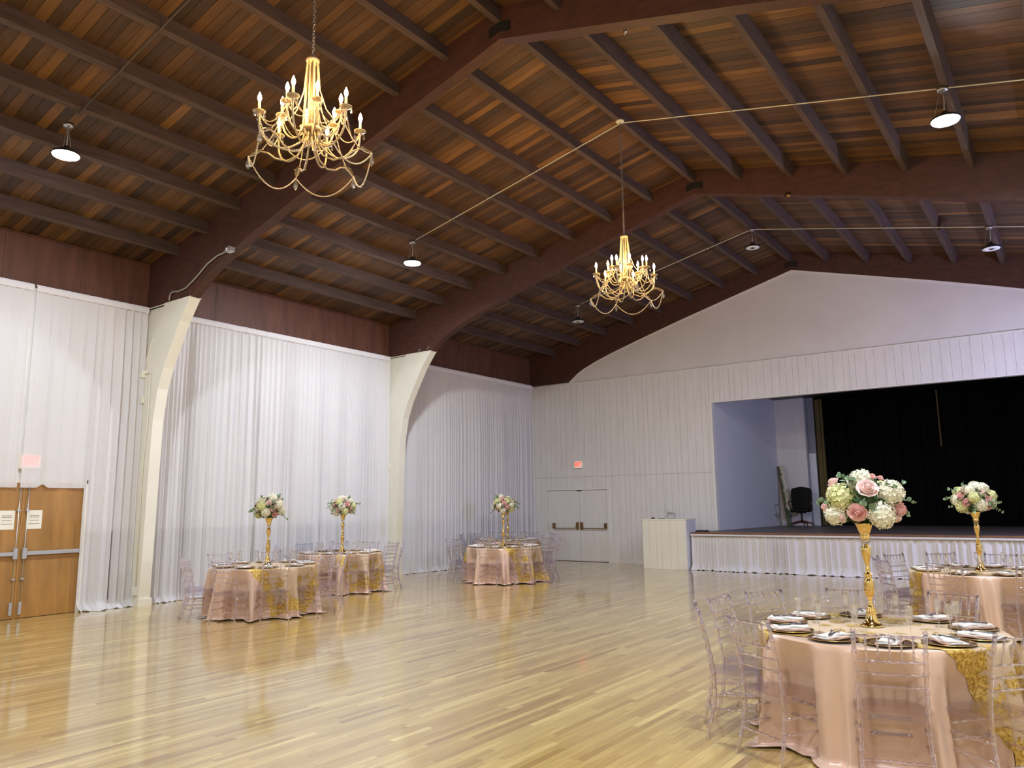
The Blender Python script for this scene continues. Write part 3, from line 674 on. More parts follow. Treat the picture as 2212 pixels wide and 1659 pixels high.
def chandelier():
    """origin at the top crown; local heights negative; returns root"""
    r = empty('chandelier')
    prof = [(0, .02), (.02, .018), (.03, .0), (.062, -.004), (.066, -.02), (.058, -.035), (.05, -.04), (0, -.04)]
    mb = MB(); mb.lathe(prof[::-1], 24); mb.build('crown', M['champ'], r)
    mb = MB(); mb.lathe([(0, -.76), (.03, -.75), (.085, -.735), (.092, -.715), (.085, -.70), (.06, -.695), (.0, -.69)], 24); mb.lathe([(.0, -.90), (.012, -.885), (.022, -.86), (.014, -.83), (.035, -.79), (.03, -.75)], 16); mb.build('hub', M['champ'], r)
    mb = MB(); mb.tube([(0, 0, -.04), (0, 0, -.70)], .016, 10)
    for k in range(6): a = 2 * PI * k / 6; mb.tube([(.04 * math.cos(a), .04 * math.sin(a), -.03), (.072 * math.cos(a), .072 * math.sin(a), -.70)], .0035, 5)
    mb.build('column', M['champ'], r)
    for k in range(8):
        a = 2 * PI * k / 8 + .1; mb = MB(); beads(mb, [(.052 * math.cos(a), .052 * math.sin(a), -.035), (.080 * math.cos(a), .080 * math.sin(a), -.70)], .0056); mb.build('bead_strand', M['bead'], r)
    cups = {0: [], 1: []}
    def arm(a, R, zc, tier):
        c, s = math.cos(a), math.sin(a); zb = zc - (.30 if tier == 0 else .22)
        P = [(.045, -.745), (.06, -.80), (.085, zb + .10), (R * .40, zb + .02), (R * .62, zb), (R * .85, zb + .05), (R * .97, zb + .14), (R, zc - .05), (R, zc)]
        # smooth
        Q = []
        for i in range(len(P) - 1):
            p0 = P[max(i - 1, 0)]; p1 = P[i]; p2 = P[i + 1]; p3 = P[min(i + 2, len(P) - 1)]
            for t in (0, .33, .66):
                Q.append(tuple(.5 * ((2 * p1[j]) + (-p0[j] + p2[j]) * t + (2 * p0[j] - 5 * p1[j] + 4 * p2[j] - p3[j]) * t * t + (-p0[j] + 3 * p1[j] - 3 * p2[j] + p3[j]) * t ** 3) for j in (0, 1)))
        Q.append(P[-1])
        mb = MB(); mb.tube([(q[0] * c, q[0] * s, q[1]) for q in Q], .0095, 7); ao = mb.build('arm', M['champ'], r)
        mb = MB(); mb.lathe([(.008, -.03), (.014, -.02), (.012, -.005), (.03, .0), (.056, .012), (.058, .018), (.03, .010), (.014, .012), (.014, .02)], 18, (R * c, R * s, zc)); mb.build('drip_cup', M['champ'], ao)
        mb = MB(); mb.lathe([(.0125, .012), (.0125, .105), (.010, .108), (0, .108)], 10, (R * c, R * s, zc)); mb.build('candle_tube', M['candle'], ao)
        mb = MB(); mb.lathe([(.007, .108), (.014, .125), (.019, .145), (.017, .165), (.009, .188), (.003, .205), (0, .208)], 12, (R * c, R * s, zc)); mb.build('bulb', M['bulb'], ao)
        for j in range(3):
            b = a + 2 * PI * j / 3 + .6; mb = drop_mesh((R * c + .052 * math.cos(b), R * s + .052 * math.sin(b), zc + .005), .75); mb.build('crystal_drop', M['crystal'], ao)
        cups[tier].append((R * c, R * s, zc))
    ph = math.radians(17.6 - 36.1 + 0)
    for k in range(6): arm(ph + k * PI / 3, .47, -.655, 0)
    for k in range(6): arm(ph + (k + .5) * PI / 3, .285, -.575, 1)
    leafs = []
    for k in range(6):
        a = ph + (k + .5) * PI / 3 + .05; c, s = math.cos(a), math.sin(a)
        P = [(.04, -.75), (.06, -.86), (.12, -.98), (.22, -1.03), (.33, -1.0), (.40, -.945), (.47, -.925), (.54, -.94), (.585, -.97)]
        mb = MB(); mb.tube([(q[0] * c, q[0] * s, q[1]) for q in P], [.009] * 6 + [.0075, .006, .004], 7); ao = mb.build('scroll_arm', M['champ'], r)
        n = Vector((-s, c, 0)); o = Vector((c, s, 0)); mb = MB(); P2 = []
        for i in range(8):
            t = i / 7; w = .032 * math.sin(PI * min(1, t * 1.05 + .02)) * (1 + .35 * math.sin(t * 18)); ctr = o * (.44 + .15 * t) + Vector((0, 0, -.915 - .07 * t * t))
            P2.append([ctr - n * w + Vector((0, 0, .006)), ctr + Vector((0, 0, .012)), ctr + n * w + Vector((0, 0, .006))])
        mb.grid(P2); mb.build('leaf_ornament', M['champ'], ao)
        e = (.585 * c, .585 * s, -.975); leafs.append(e)
        drop_mesh(e, 1.5).build('crystal_drop', M['crystal'], ao)
    def strand(pts, rr=.0075): mb = MB(); beads(mb, pts, rr); mb.build('bead_strand', M['bead'], r)
    for k in range(6):
        strand(sag(leafs[k], leafs[(k + 1) % 6], .20, 14), .0085)
        strand(sag(cups[0][k], cups[0][(k + 1) % 6], .19, 12))
        strand(sag(cups[1][k], cups[1][(k + 1) % 6], .14, 10), .0065)
        strand(sag(cups[0][k], cups[1][k], .13, 10), .0065)
        strand(sag(cups[1][k], leafs[k], .10, 10), .0065)
        a = Vector(cups[1][k]); top = Vector((a.x, a.y, 0)).normalized() * .055
        strand([(top.x, top.y, -.035), (a.x * .28, a.y * .28, -.33), (a.x * .5, a.y * .5, -.52), (a.x * .75, a.y * .75, -.62), tuple(a)], .0065)
    return r
def chain(r, h):
    mb = MB(); n = int(h / .034); z = .02
    for i in range(n):
        R_ = Matrix.Rotation(PI / 2 * (i % 2), 4, 'Z'); pts = []
        for k in range(10): a = 2 * PI * k / 10; pts.append(R_ @ Vector((.014 * math.cos(a), 0, z + .022 + .026 * math.sin(a))))
        mb.tube(pts, .0038, 5, closed=True, cap=False); z += .034
    mb.build('chain', M['darkchain'], r)
    mb = MB(); mb.lathe([(0, 0), (.06, 0), (.07, .012), (.07, .03), (0, .03)], 20, (0, 0, h)); mb.build('ceiling_canopy', M['wire'], r)
M['darkchain'] = principled('chain_metal', (.30, .27, .25), .4, metal=.8)
ch = chandelier(); tag(ch, 'large champagne beaded chandelier with lit candle bulbs, nearest the viewer', 'chandelier', 'beaded chandeliers under the ridge')
ch.location = (RX - .03, -15.62, 5.94); ch.rotation_euler = (0, 0, .35)
ch2 = copy_tree(ch); ch2.location = (RX, -9.38, 5.94); ch2.rotation_euler = (0, 0, 0); ch2['label'] = 'smaller-looking beaded chandelier hanging from the cream conduit farther down the hall'
chain(ch, zpb(RX) - 5.94 - .03); chain(ch2, zpb(RX) - 5.94 - .03)

# bluish wall-washer at the right of the hall, out of view, that tints the gable and the far drape
wf_ = empty('wall_washer', (16.35, -3.6, 3.6)); tag(wf_, 'small black wall-washer lamp on the right wall, outside the view', 'lamp')
mb = MB(); mb.box(-.12, .12, -.12, .12, -.10, .10); bevelled(mb.build('housing', M['black'], wf_), .01)
mb = MB(); mb.tube([(.12, 0, 0), (.42, 0, 0)], .02, 8); mb.build('bracket', M['black'], wf_)
sd = bpy.data.lights.new('washer', 'AREA'); sd.energy = 130; sd.color = (.52, .55, 1.0); sd.shape = 'DISK'; sd.size = .22; so = bpy.data.objects.new('washer', sd); COL.objects.link(so); so.parent = wf_; so.location = (-.125, 0, 0)
so.rotation_euler = Vector((-1, .12, .02)).to_track_quat('-Z', 'Y').to_euler()

# ------------------------------------------------------------------ tables
M['satin'] = principled('rose_satin', (.63, .425, .31), .29, spec=.8, sheen=.3, var=.05, vscale=3, bump=.03, bscale=90)
M['tabletop'] = principled('table_board', (.35, .25, .16), .6)
def lace_mat():
    m, n = nt('gold_lace'); N = n.nodes; L = n.links; out = N.new('ShaderNodeOutputMaterial')
    uv = N.new('ShaderNodeUVMap'); uv.uv_map = 'UVMap'; sp = N.new('ShaderNodeSeparateXYZ'); L.new(uv.outputs[0], sp.inputs[0])
    def math_(op, a, b=None, c=None):
        q = N.new('ShaderNodeMath'); q.operation = op
        for i, x in enumerate((a, b, c)):
            if x is None: continue
            if isinstance(x, (int, float)): q.inputs[i].default_value = x
            else: L.new(x, q.inputs[i])
        return q.outputs[0]
    nz = N.new('ShaderNodeTexNoise'); nz.inputs['Scale'].default_value = 9; nz.inputs['Detail'].default_value = 3; L.new(uv.outputs[0], nz.inputs[0])
    au = math_('ABSOLUTE', sp.outputs[0]); av = math_('ABSOLUTE', sp.outputs[1])
    du = math_('SUBTRACT', 1.50, au); dv = math_('SUBTRACT', .66, av); d = math_('MINIMUM', du, dv)
    nh = N.new('ShaderNodeTexNoise'); nh.inputs['Scale'].default_value = 42; nh.inputs['Detail'].default_value = 2; L.new(uv.outputs[0], nh.inputs[0]); hf = math_('SUBTRACT', nh.outputs[0], .5)
    dn = math_('ADD', math_('ADD', d, math_('MULTIPLY', math_('SUBTRACT', nz.outputs[0], .5), .30)), math_('MULTIPLY', hf, .16))
    border = math_('LESS_THAN', dn, .17)
    # scattered flower sprays
    ad = N.new('ShaderNodeVectorMath'); ad.operation = 'MULTIPLY_ADD'; nc = N.new('ShaderNodeTexNoise'); nc.inputs['Scale'].default_value = 22; L.new(uv.outputs[0], nc.inputs[0])
    L.new(nc.outputs['Color'], ad.inputs[0]); ad.inputs[1].default_value = (.07, .07, 0); L.new(uv.outputs[0], ad.inputs[2])
    vo = N.new('ShaderNodeTexVoronoi'); vo.inputs['Scale'].default_value = 5.2; vo.inputs['Randomness'].default_value = .7; L.new(ad.outputs[0], vo.inputs[0])
    fl = math_('LESS_THAN', math_('ADD', vo.outputs['Distance'], math_('MULTIPLY', hf, .75)), .34)
    # fine openwork
    v2 = N.new('ShaderNodeTexVoronoi'); v2.feature = 'DISTANCE_TO_EDGE'; v2.inputs['Scale'].default_value = 48; L.new(uv.outputs[0], v2.inputs[0])
    fine = math_('LESS_THAN', v2.outputs['Distance'], .20)
    mask = math_('MULTIPLY', math_('MAXIMUM', border, fl), math_('MAXIMUM', fine, .8))
    g = N.new('ShaderNodeBsdfPrincipled'); g.inputs['Base Color'].default_value = (.66, .40, .075, 1); g.inputs['Metallic'].default_value = .35; gr = N.new('ShaderNodeValToRGB'); gr.color_ramp.elements[0].position = .38; gr.color_ramp.elements[1].position = .62; gr.color_ramp.elements[0].color = (.42, .24, .035, 1); gr.color_ramp.elements[1].color = (.80, .56, .16, 1); L.new(nh.outputs[0], gr.inputs[0]); L.new(gr.outputs[0], g.inputs['Base Color']); g.inputs['Roughness'].default_value = .38
    bp = N.new('ShaderNodeBump'); bp.inputs['Strength'].default_value = .5; bp.inputs['Distance'].default_value = .004; L.new(v2.outputs['Distance'], bp.inputs['Height']); L.new(bp.outputs[0], g.inputs['Normal'])
    tr = N.new('ShaderNodeBsdfTransparent'); df = N.new('ShaderNodeBsdfDiffuse'); df.inputs[0].default_value = (.78, .68, .45, 1)
    sheer = N.new('ShaderNodeMixShader'); sheer.inputs[0].default_value = .30; L.new(tr.outputs[0], sheer.inputs[1]); L.new(df.outputs[0], sheer.inputs[2])
    # scalloped outer edge cut away
    cut = math_('LESS_THAN', math_('ADD', d, math_('MULTIPLY', math_('SUBTRACT', nz.outputs[0], .5), .10)), .02)
    mx = N.new('ShaderNodeMixShader'); L.new(mask, mx.inputs[0]); L.new(sheer.outputs[0], mx.inputs[1]); L.new(g.outputs[0], mx.inputs[2])
    m2 = N.new('ShaderNodeMixShader'); L.new(cut, m2.inputs[0]); L.new(mx.outputs[0], m2.inputs[1]); L.new(tr.outputs[0], m2.inputs[2])
    L.new(m2.outputs[0], out.inputs[0]); return m
M['lace'] = lace_mat()

TR = .84; TH = .755
def fold_fn(seed, chairs=()):
    rr = np.random.RandomState(seed); n = rr.randint(13, 17); cs = sorted(a % (2 * PI) for a in chairs); th = []
    for a0, a1 in zip(cs, cs[1:] + [cs[0] + 2 * PI]):
        gc = (a0 + a1) / 2; th += [gc - rr.uniform(.05, .10), gc + rr.uniform(.05, .10)]
    n = len(th); am = rr.uniform(.35, 1.0, n); wd = rr.uniform(.040, .085, n); sk = rr.uniform(-.06, .06, n)
    def f(t, s):
        """radius of the cloth at angle t and drop s (0 at the table edge)"""
        u = min(s / .74, 1.0); g = 0
        for a0, a, w, k in zip(th, am, wd, sk):
            d = (t - a0 - k * u + PI) % (2 * PI) - PI
            ww = w * (1.1 - .25 * u); g += a * math.exp(-(d / ww) ** 2)
        g += .10 * math.sin(9 * t + 3 * u + seed) * u
        r = TR + .006 + u ** .7 * (.010 + .15 * g) + .015 * u
        for a in chairs:      # pressed in by the chair's seat and front legs
            d = abs((t - a + PI) % (2 * PI) - PI)
            if d < .23: w = min(1, (.23 - d) / .09) * min(1, s / .25); r = r * (1 - w) + min(r, .80 - .035 * (1 - min(g, 1))) * w
        return r
    return f
def cloth_point(f, rho, t, off=0.0):
    if rho <= TR - .01: return (rho * math.cos(t), rho * math.sin(t), TH + .004 + off)
    s = rho - (TR - .01)
    if s < .03: a = s / .03 * PI / 2; r = TR - .01 + .016 * math.sin(a) + off * math.sin(a); z = TH + .004 + off * math.cos(a) - .016 * (1 - math.cos(a))
    else:
        s2 = s - .02; zz = TH - s2; r = f(t, s2) + off
        if zz < .03:
            e = .03 - zz; r += e * .75; zz = .012 + off + .018 * math.exp(-e * 25) + .012 * abs(math.sin(11 * t + e * 30)) * min(1, e * 20)
        z = zz
    return (r * math.cos(t), r * math.sin(t), z)
SECT = ['at the very front', 'at the front right', 'on the right, front half', 'on the right, rear half', 'at the rear right', 'at the very back', 'at the rear left', 'on the left, rear half', 'on the left, front half', 'at the front left']
def sector(c, deg):
    v = math.degrees(math.atan2(CAMP.y - c[1], CAMP.x - c[0])); return (deg - v) % 360
def ranked(c, degs):
    """give each angle its own sector phrase, in order round the table"""
    order = sorted(range(len(degs)), key=lambda i: sector(c, degs[i])); n = len(degs)
    best = min(range(n), key=lambda s: sum(abs(((sector(c, degs[order[j]]) - 36 * ((j + s) % 10)) + 180) % 360 - 180) for j in range(n)))
    out = [None] * n
    for j, i in enumerate(order): out[i] = SECT[(j + best) % 10]
    return out
TABLES = [
    dict(n='nearest right table', c=(12.56, -13.66), vase=(12.50, -13.56), ch=[111, 147, 177, 205, 240, 283.5, 318, 357, 35, 74], rr={177: 1.25, 205: 1.30, 283.5: 1.215, 240: 1.22}, lvl=3, seed=12),
    dict(n='stage-side table', c=(12.72, -8.0), vase=(12.72, -7.98), ch=[118, 154, 184, 212, 257.5, 300, 338, 12, 48, 83], rr={}, lvl=3, seed=23),
    dict(n='nearest left table', c=(2.92, -11.97), vase=(2.98, -11.96), ch=[182, 228, 257, 297, 331, 12, 47, 70, 110, 141], rr={47: 1.33, 228: 1.28}, lvl=3, seed=31),
    dict(n='second left table', c=(1.45, -9.05), vase=(1.42, -8.98), ch=[141, 175, 226, 259.5, 302, 336, 10, 45, 77, 108], rr={226: 1.30}, lvl=1, seed=44),
    dict(n='middle far table', c=(3.22, -5.8), vase=(3.22, -5.80), ch=[221, 252, 291, 327, 4, 38, 70, 110, 150, 186], rr={221: 1.30}, lvl=1, seed=52),
    dict(n='corner far table', c=(1.45, -3.25), vase=(1.45, -3.25), ch=[171, 204, 232, 270, 308, 344, 18, 54, 94, 130], rr={}, lvl=1, seed=67)]
NU, NV = 181, 81
for T in TABLES:
    cx, cy = T['c']; f = fold_fn(T['seed'], [math.radians(d) for d in T['ch']])
    t = empty('round_table', (cx, cy, 0)); tag(t, 'round banquet table hidden under the rose satin cloth, the ' + T['n'], 'table', 'round banquet tables')
    mb = MB(); mb.lathe([(0, TH - .03), (TR - .012, TH - .03), (TR - .008, TH - .015), (TR - .012, TH), (0, TH)], 40); mb.build('tabletop', M['tabletop'], t)
    for k in range(4):
        a = PI / 4 + k * PI / 2; mb = MB(); mb.tube([(.5 * math.cos(a), .5 * math.sin(a), TH - .03), (.55 * math.cos(a), .55 * math.sin(a), 0)], .014, 8); mb.build('leg', M['steel'], t)
    rhos = [0, .3, .6, .78] + [TR - .01 + s for s in (0, .008, .015, .023, .031)] + list(np.linspace(TR + .05, TR + .70, 20)) + [TR + .73, TR + .75, TR + .77, TR + .79, TR + .82, TR + .85]
    na = 420 if T['lvl'] == 3 else 240
    P = [[cloth_point(f, r, 2 * PI * i / na) for r in rhos] for i in range(na)]
    mb = MB(); mb.grid(P, closed_u=True); o = mb.build('tablecloth', M['satin'], loc=(cx, cy, 0)); tag(o, 'rose satin cloth draped to the floor over the ' + T['n'], 'tablecloth', 'rose satin tablecloths')
    # runner with gold lace
    th = math.radians(-3); P = []; UV = []
    for i in range(NU):
        row = []
        for j in range(NV):
            u = -1.5 + 3.0 * i / (NU - 1); v = -.66 + 1.32 * j / (NV - 1); rho = math.hypot(u, v); tt = math.atan2(v, u) + th
            row.append(cloth_point(f, rho, tt, .005)); UV.append((u, v))
        P.append(row)
    mb = MB(); mb.grid(P); o = mb.build('lace_overlay', M['lace'], loc=(cx, cy, 0)); me = o.data; uvl = me.uv_layers.new(name='UVMap')
    for li, l in enumerate(me.loops): uvl.data[li].uv = UV[l.vertex_index]
    tag(o, 'sheer overlay with gold lace flowers across the ' + T['n'], 'table runner', 'gold lace overlays')

# ------------------------------------------------------------------ clear chairs
M['acrylic'] = mix_mat('clear_acrylic', [(.48, sh('ShaderNodeBsdfTransparent', (.94, .92, .97))), (.44, sh('ShaderNodeBsdfGlass', (.955, .93, .975), .0, 1.42)), (.08, sh('ShaderNodeBsdfGlossy', (.85, .82, .9), .12))])
M['acrylic_seat'] = mix_mat('clear_acrylic_seat', [(.74, sh('ShaderNodeBsdfTransparent', (.93, .91, .95))), (.20, sh('ShaderNodeBsdfGlass', (.955, .93, .975), .0, 1.3)), (.06, sh('ShaderNodeBsdfGlossy', (.85, .82, .9), .08))])
def bamboo(P, r, nodes=0, seg=8):
    """turned rod through the points P with ring-shaped knuckles; returns MB"""
    P = [Vector(p) for p in P]; L = [0]
    for a, b in zip(P[:-1], P[1:]): L.append(L[-1] + (b - a).length)
    T_ = L[-1]
    def at(d):
        for i in range(len(P) - 1):
            if d <= L[i + 1] + 1e-9: return P[i].lerp(P[i + 1], (d - L[i]) / max(1e-9, L[i + 1] - L[i]))
        return P[-1]
    ds = {0.0: r, T_: r}
    for l in L: ds.setdefault(l, r)
    for k in range(1, nodes + 1):
        d = T_ * k / (nodes + 1)
        for o, q in ((-.011, 1.0), (-.004, 1.38), (.004, 1.38), (.011, 1.0)): ds[min(T_, max(0, d + o))] = r * q
    ks = sorted(ds); pts = [at(d) for d in ks]; mb = MB(); mb.tube(pts, [ds[d] for d in ks], seg); return mb
def join(*mbs):
    o = MB()
    for m in mbs: o.add(m.v, m.f, 0); o.sm[-len(m.f):] = m.sm
    return o
def chair_parts():
    A = []   # (name, MB)
    sw, fw, d0, d1 = .178, .198, -.185, .165; SH = .445
    # seat: thin slab with rounded front and a shallow skirt
    pl = [(-sw - .012, d0 - .012), (sw + .012, d0 - .012), (fw + .015, d1 - .03), (fw - .01, d1 + .012), (0, d1 + .022), (-fw + .01, d1 + .012), (-fw - .015, d1 - .03)]
    mb = MB(); mb.prism(pl, 'z', SH - .014, SH)
    q = [(x * .97, y * .97) for x, y in pl]; n = len(q)
    for i in range(n):
        (xa, ya), (xb, yb) = q[i], q[(i + 1) % n]
        k = .965; mb.add([(xa, ya, SH - .015), (xb, yb, SH - .015), (xb, yb, SH - .05), (xa, ya, SH - .05), (xa * k, ya * k, SH - .015), (xb * k, yb * k, SH - .015), (xb * k, yb * k, SH - .05), (xa * k, ya * k, SH - .05)], [(0, 1, 2, 3), (4, 7, 6, 5), (3, 2, 6, 7)])
    A.append(('seat', mb))
    zs = [0, .12, .28, .44, .60, .76, .915]
    def post(s, z):  # rear post: splayed foot, straight, leaning back
        t = z / .915; y = d0 - .075 * max(0, (.30 - z) / .30) ** 1.3 - .10 * max(0, (z - .44) / .475) ** 1.35; x = s * (sw + .006 + .022 * max(0, (.3 - z) / .3) + .012 * max(0, (z - .44) / .475)); return Vector((x, y, z))
    for s in (-1, 1):
        A.append(('leg', bamboo([(s * fw, d1 + .015, 0), (s * fw, d1 - .005, .2), (s * (fw - .004), d1 - .012, SH - .01)], .0135, 3)))
        mb = bamboo([post(s, z) for z in np.linspace(0, .915, 14)], .0135, 7); mb.sphere(post(s, .924), .016, seg=8, rings=5); A.append(('rear_leg', mb))
    for z, nn in ((.898, 5), (.745, 5), (.672, 5), (.598, 5)):
        a, b = post(-1, z), post(1, z); m = (a + b) / 2 + Vector((0, -.012, 0)); A.append(('back_rail', bamboo([a, a.lerp(m, .5) + Vector((0, -.004, 0)), m, b.lerp(m, .5) + Vector((0, -.004, 0)), b], .0085, nn, 6)))
    for k in range(5):
        t = (k + 1) / 6; a = post(-1, .745).lerp(post(1, .745), t); b = post(-1, .898).lerp(post(1, .898), t); bow = Vector((0, -.011 * math.sin(PI * t), 0)); A.append(('spindle', bamboo([a + bow, b + bow], .0065, 2, 6)))
    for z in (.20, .30):
        for s in (-1, 1): a = post(s, z); A.append(('stretcher', bamboo([a, (s * fw, d1 - .005, z)], .0095, 4, 6)))
    A.append(('stretcher', bamboo([(-fw, d1 - .0, .23), (fw, d1 - .0, .23)], .0095, 5, 6))); A.append(('stretcher', bamboo([(-fw, d1 - .002, .33), (fw, d1 - .002, .33)], .0095, 5, 6)))
    A.append(('stretcher', bamboo([post(-1, .17), post(1, .17)], .0095, 4, 6)))
    return A
CP = chair_parts()
chair_near = empty('clear_chair')
for n_, mb in CP: mb.build(n_, M['acrylic_seat' if n_ == 'seat' else 'acrylic'], chair_near)
chair_far = empty('clear_chair')
join(*[mb for n_, mb in CP if n_ == 'seat']).build('seat', M['acrylic_seat'], chair_far)
for nn in (('leg', 'stretcher'), ('rear_leg', 'back_rail', 'spindle')): join(*[mb for n_, mb in CP if n_ in nn]).build('leg_frame' if nn[0] == 'leg' else 'backrest', M['acrylic'], chair_far)
used = set(); NJ = random.Random(77)
for T in TABLES:
    cx, cy = T['c']; ph = ranked(T['c'], T['ch'])
    for deg, phrase in zip(T['ch'], ph):
        R = T['rr'].get(deg, 1.27) - .285 + NJ.uniform(-.01, .015); a = math.radians(deg); x, y = cx + R * math.cos(a), cy + R * math.sin(a)
        src = chair_near if T['lvl'] == 3 else chair_far; key = id(src)
        if key in used: o = copy_tree(src)
        else: o = src; used.add(key)
        o.location = (x, y, 0); o.rotation_euler = (0, 0, a + PI / 2 + math.radians(NJ.uniform(-3, 3)))
        tag(o, 'clear spindle-back chair %s of the %s' % (phrase, T['n']), 'chair', 'clear chairs around the ' + T['n'])

# ------------------------------------------------------------------ table settings
M['charger'] = principled('charger_glaze', (.11, .055, .028), .22, metal=.35, var=.3, vscale=30); M['rim'] = principled('gold_rim', (.72, .50, .16), .25, metal=1.0)
M['napkin'] = principled('white_napkin', (.80, .76, .72), .8); M['napkin2'] = principled('blush_napkin', (.72, .45, .34), .7)
M['flatware'] = principled('flatware', (.16, .16, .17), .3, metal=.8)
M['glass'] = mix_mat('thin_glass', [(.74, sh('ShaderNodeBsdfTransparent', (.99, .99, .99))), (.16, sh('ShaderNodeBsdfGlass', (1, 1, .98), 0, 1.45)), (.10, sh('ShaderNodeBsdfGlossy', (1, 1, 1), .03))])
ZT_ = TH + .0105
plate = empty('charger_plate')
mb = MB(); mb.lathe([(0, 0), (.10, 0), (.112, .003), (.156, .010), (.156, .0125), (.112, .0065), (.10, .004), (0, .004)], 32); mb.build('dish', M['charger'], plate)
mb = MB(); mb.lathe([(.155, .0095), (.163, .0105), (.165, .0125), (.163, .0142), (.155, .0135), (.155, .0095)], 32); mb.build('rim', M['rim'], plate)
napkin = empty('folded_napkin'); NN = random.Random(1)
def nap(l, w, z, th, rot, ox, mat, nm):
    mb = MB(); nx, ny = 10, 6; Mx = Matrix.Translation((ox, 0, 0)) @ Matrix.Rotation(rot, 4, 'Z')
    def S(i, j): x = (i / nx - .5) * l; y = (j / ny - .5) * w; return x, y, .003 * math.sin(x * 40 + z * 900) + .002 * math.sin(y * 70 + x * 20)
    top = [[Mx @ Vector((*S(i, j)[:2], z + th + S(i, j)[2])) for j in range(ny + 1)] for i in range(nx + 1)]; bot = [[Mx @ Vector((*S(i, j)[:2], z + S(i, j)[2] * .5)) for j in range(ny + 1)] for i in range(nx + 1)]
    mb.grid(top, smooth=True); b0 = len(mb.v); mb.grid(bot); 
    per = [(i, 0) for i in range(nx + 1)] + [(nx, j) for j in range(1, ny + 1)] + [(i, ny) for i in range(nx - 1, -1, -1)] + [(0, j) for j in range(ny - 1, 0, -1)]
    for a, b in zip(per, per[1:] + per[:1]):
        ia, ib = a[0] * (ny + 1) + a[1], b[0] * (ny + 1) + b[1]; mb.f.append((ia, b0 + ia, b0 + ib, ib)); mb.m.append(0); mb.t.append(.5); mb.sm.append(False)
    return mb.build(nm, mat, napkin)
nap(.25, .135, .004, .009, .0, 0, M['napkin2'], 'lower_fold'); nap(.26, .115, .014, .008, .06, .004, M['napkin'], 'middle_fold'); nap(.245, .095, .023, .008, -.09, -.004, M['napkin'], 'upper_fold')
def flat(nm):
    mb = MB()
    if nm == 'fork':
        mb.tube([(-.095, 0, .0), (-.03, 0, .002), (.03, 0, .005), (.055, 0, .004)], [.0045, .0032, .0028, .007], 6); [mb.tube([(.055, y, .004), (.075, y * 1.1, .002), (.097, y, .005)], .0014, 5) for y in (-.009, -.003, .003, .009)]
    else:
        mb.tube([(-.095, 0, .0), (-.05, 0, .001), (0, 0, .002)], [.005, .0055, .004], 6); mb.add([(0, -.005, .001), (.07, -.009, .001), (.10, .004, .001), (0, .005, .001), (0, -.005, .0028), (.07, -.009, .0028), (.10, .004, .0028), (0, .005, .0028)], [(3, 2, 1, 0), (4, 5, 6, 7), (0, 1, 5, 4), (1, 2, 6, 5), (2, 3, 7, 6), (3, 0, 4, 7)])
    return mb.build(nm, M['flatware'])
fork, knife = flat('fork'), flat('knife')
mb = MB(); mb.lathe([(0, .0), (.033, 0), (.033, .002), (.012, .005), (.0045, .012), (.0038, .03), (.004, .075), (.006, .088), (.016, .105), (.0235, .125), (.027, .15), (.027, .18), (.0245, .215), (.0237, .215), (.0258, .18), (.0258, .15), (.022, .126), (.014, .108), (.0, .098)], 20)
flute = mb.build('champagne_flute', M['glass'])
def put(src, first, loc, rz, label, cat, group):
    o = src if first else copy_tree(src); o.location = loc; o.rotation_euler = (0, 0, rz); tag(o, label, cat, group); return o
first = set()
def F(k):
    r = k not in first; first.add(k); return r
FL1 = [(-156, .55), (-129, .50), (173, .46), (-100, .40), (135, .40), (84, .46), (-50, .42), (42, .48), (-4, .48), (16, .52)]
for ti, T in enumerate(TABLES):
    cx, cy = T['c']; nr = random.Random(T['seed'])
    pd_ = {0: [-178, -140, -104, -73, -40, -8, 30, 66, 112, 150]}.get(ti, [d + nr.uniform(-3, 3) for d in T['ch']])
    ph = ranked(T['c'], pd_); phf = ranked(T['c'], [d[0] for d in FL1]) if ti == 0 else ph
    for i, (deg, phrase) in enumerate(zip(pd_, ph)):
        a = math.radians(deg); rp = .665; x, y = cx + rp * math.cos(a), cy + rp * math.sin(a)
        where = '%s of the %s' % (phrase, T['n'])
        put(plate, F('p'), (x, y, ZT_), a, 'dark gold-rimmed charger plate ' + where, 'plate', 'charger plates on the ' + T['n'])
        put(napkin, F('n'), (x, y, ZT_ + .006), a + nr.uniform(-.35, .35), 'folded white and blush napkin ' + where, 'napkin', 'napkins on the ' + T['n'])
        if T['lvl'] == 3:
            b = a + nr.uniform(-.3, .3) + PI; px, py = -math.sin(b), math.cos(b)
            put(fork, F('f'), (x + px * .012, y + py * .012, ZT_ + .044), b + .12, 'dark metal fork ' + where, 'fork', 'forks on the ' + T['n'])
            put(knife, F('k'), (x - px * .014, y - py * .014, ZT_ + .044), b - .1, 'dark metal knife ' + where, 'knife', 'knives on the ' + T['n'])
        if ti == 0: fa, fr = FL1[i]; fa = math.radians(fa); pw = phf[i] + ' of the ' + T['n']
        else: fa, fr, pw = a + .30, .50 + nr.uniform(-.03, .03), where
        put(flute, F('g'), (cx + fr * math.cos(fa), cy + fr * math.sin(fa), ZT_), 0, 'empty champagne flute ' + pw, 'glass', 'champagne flutes on the ' + T['n'])

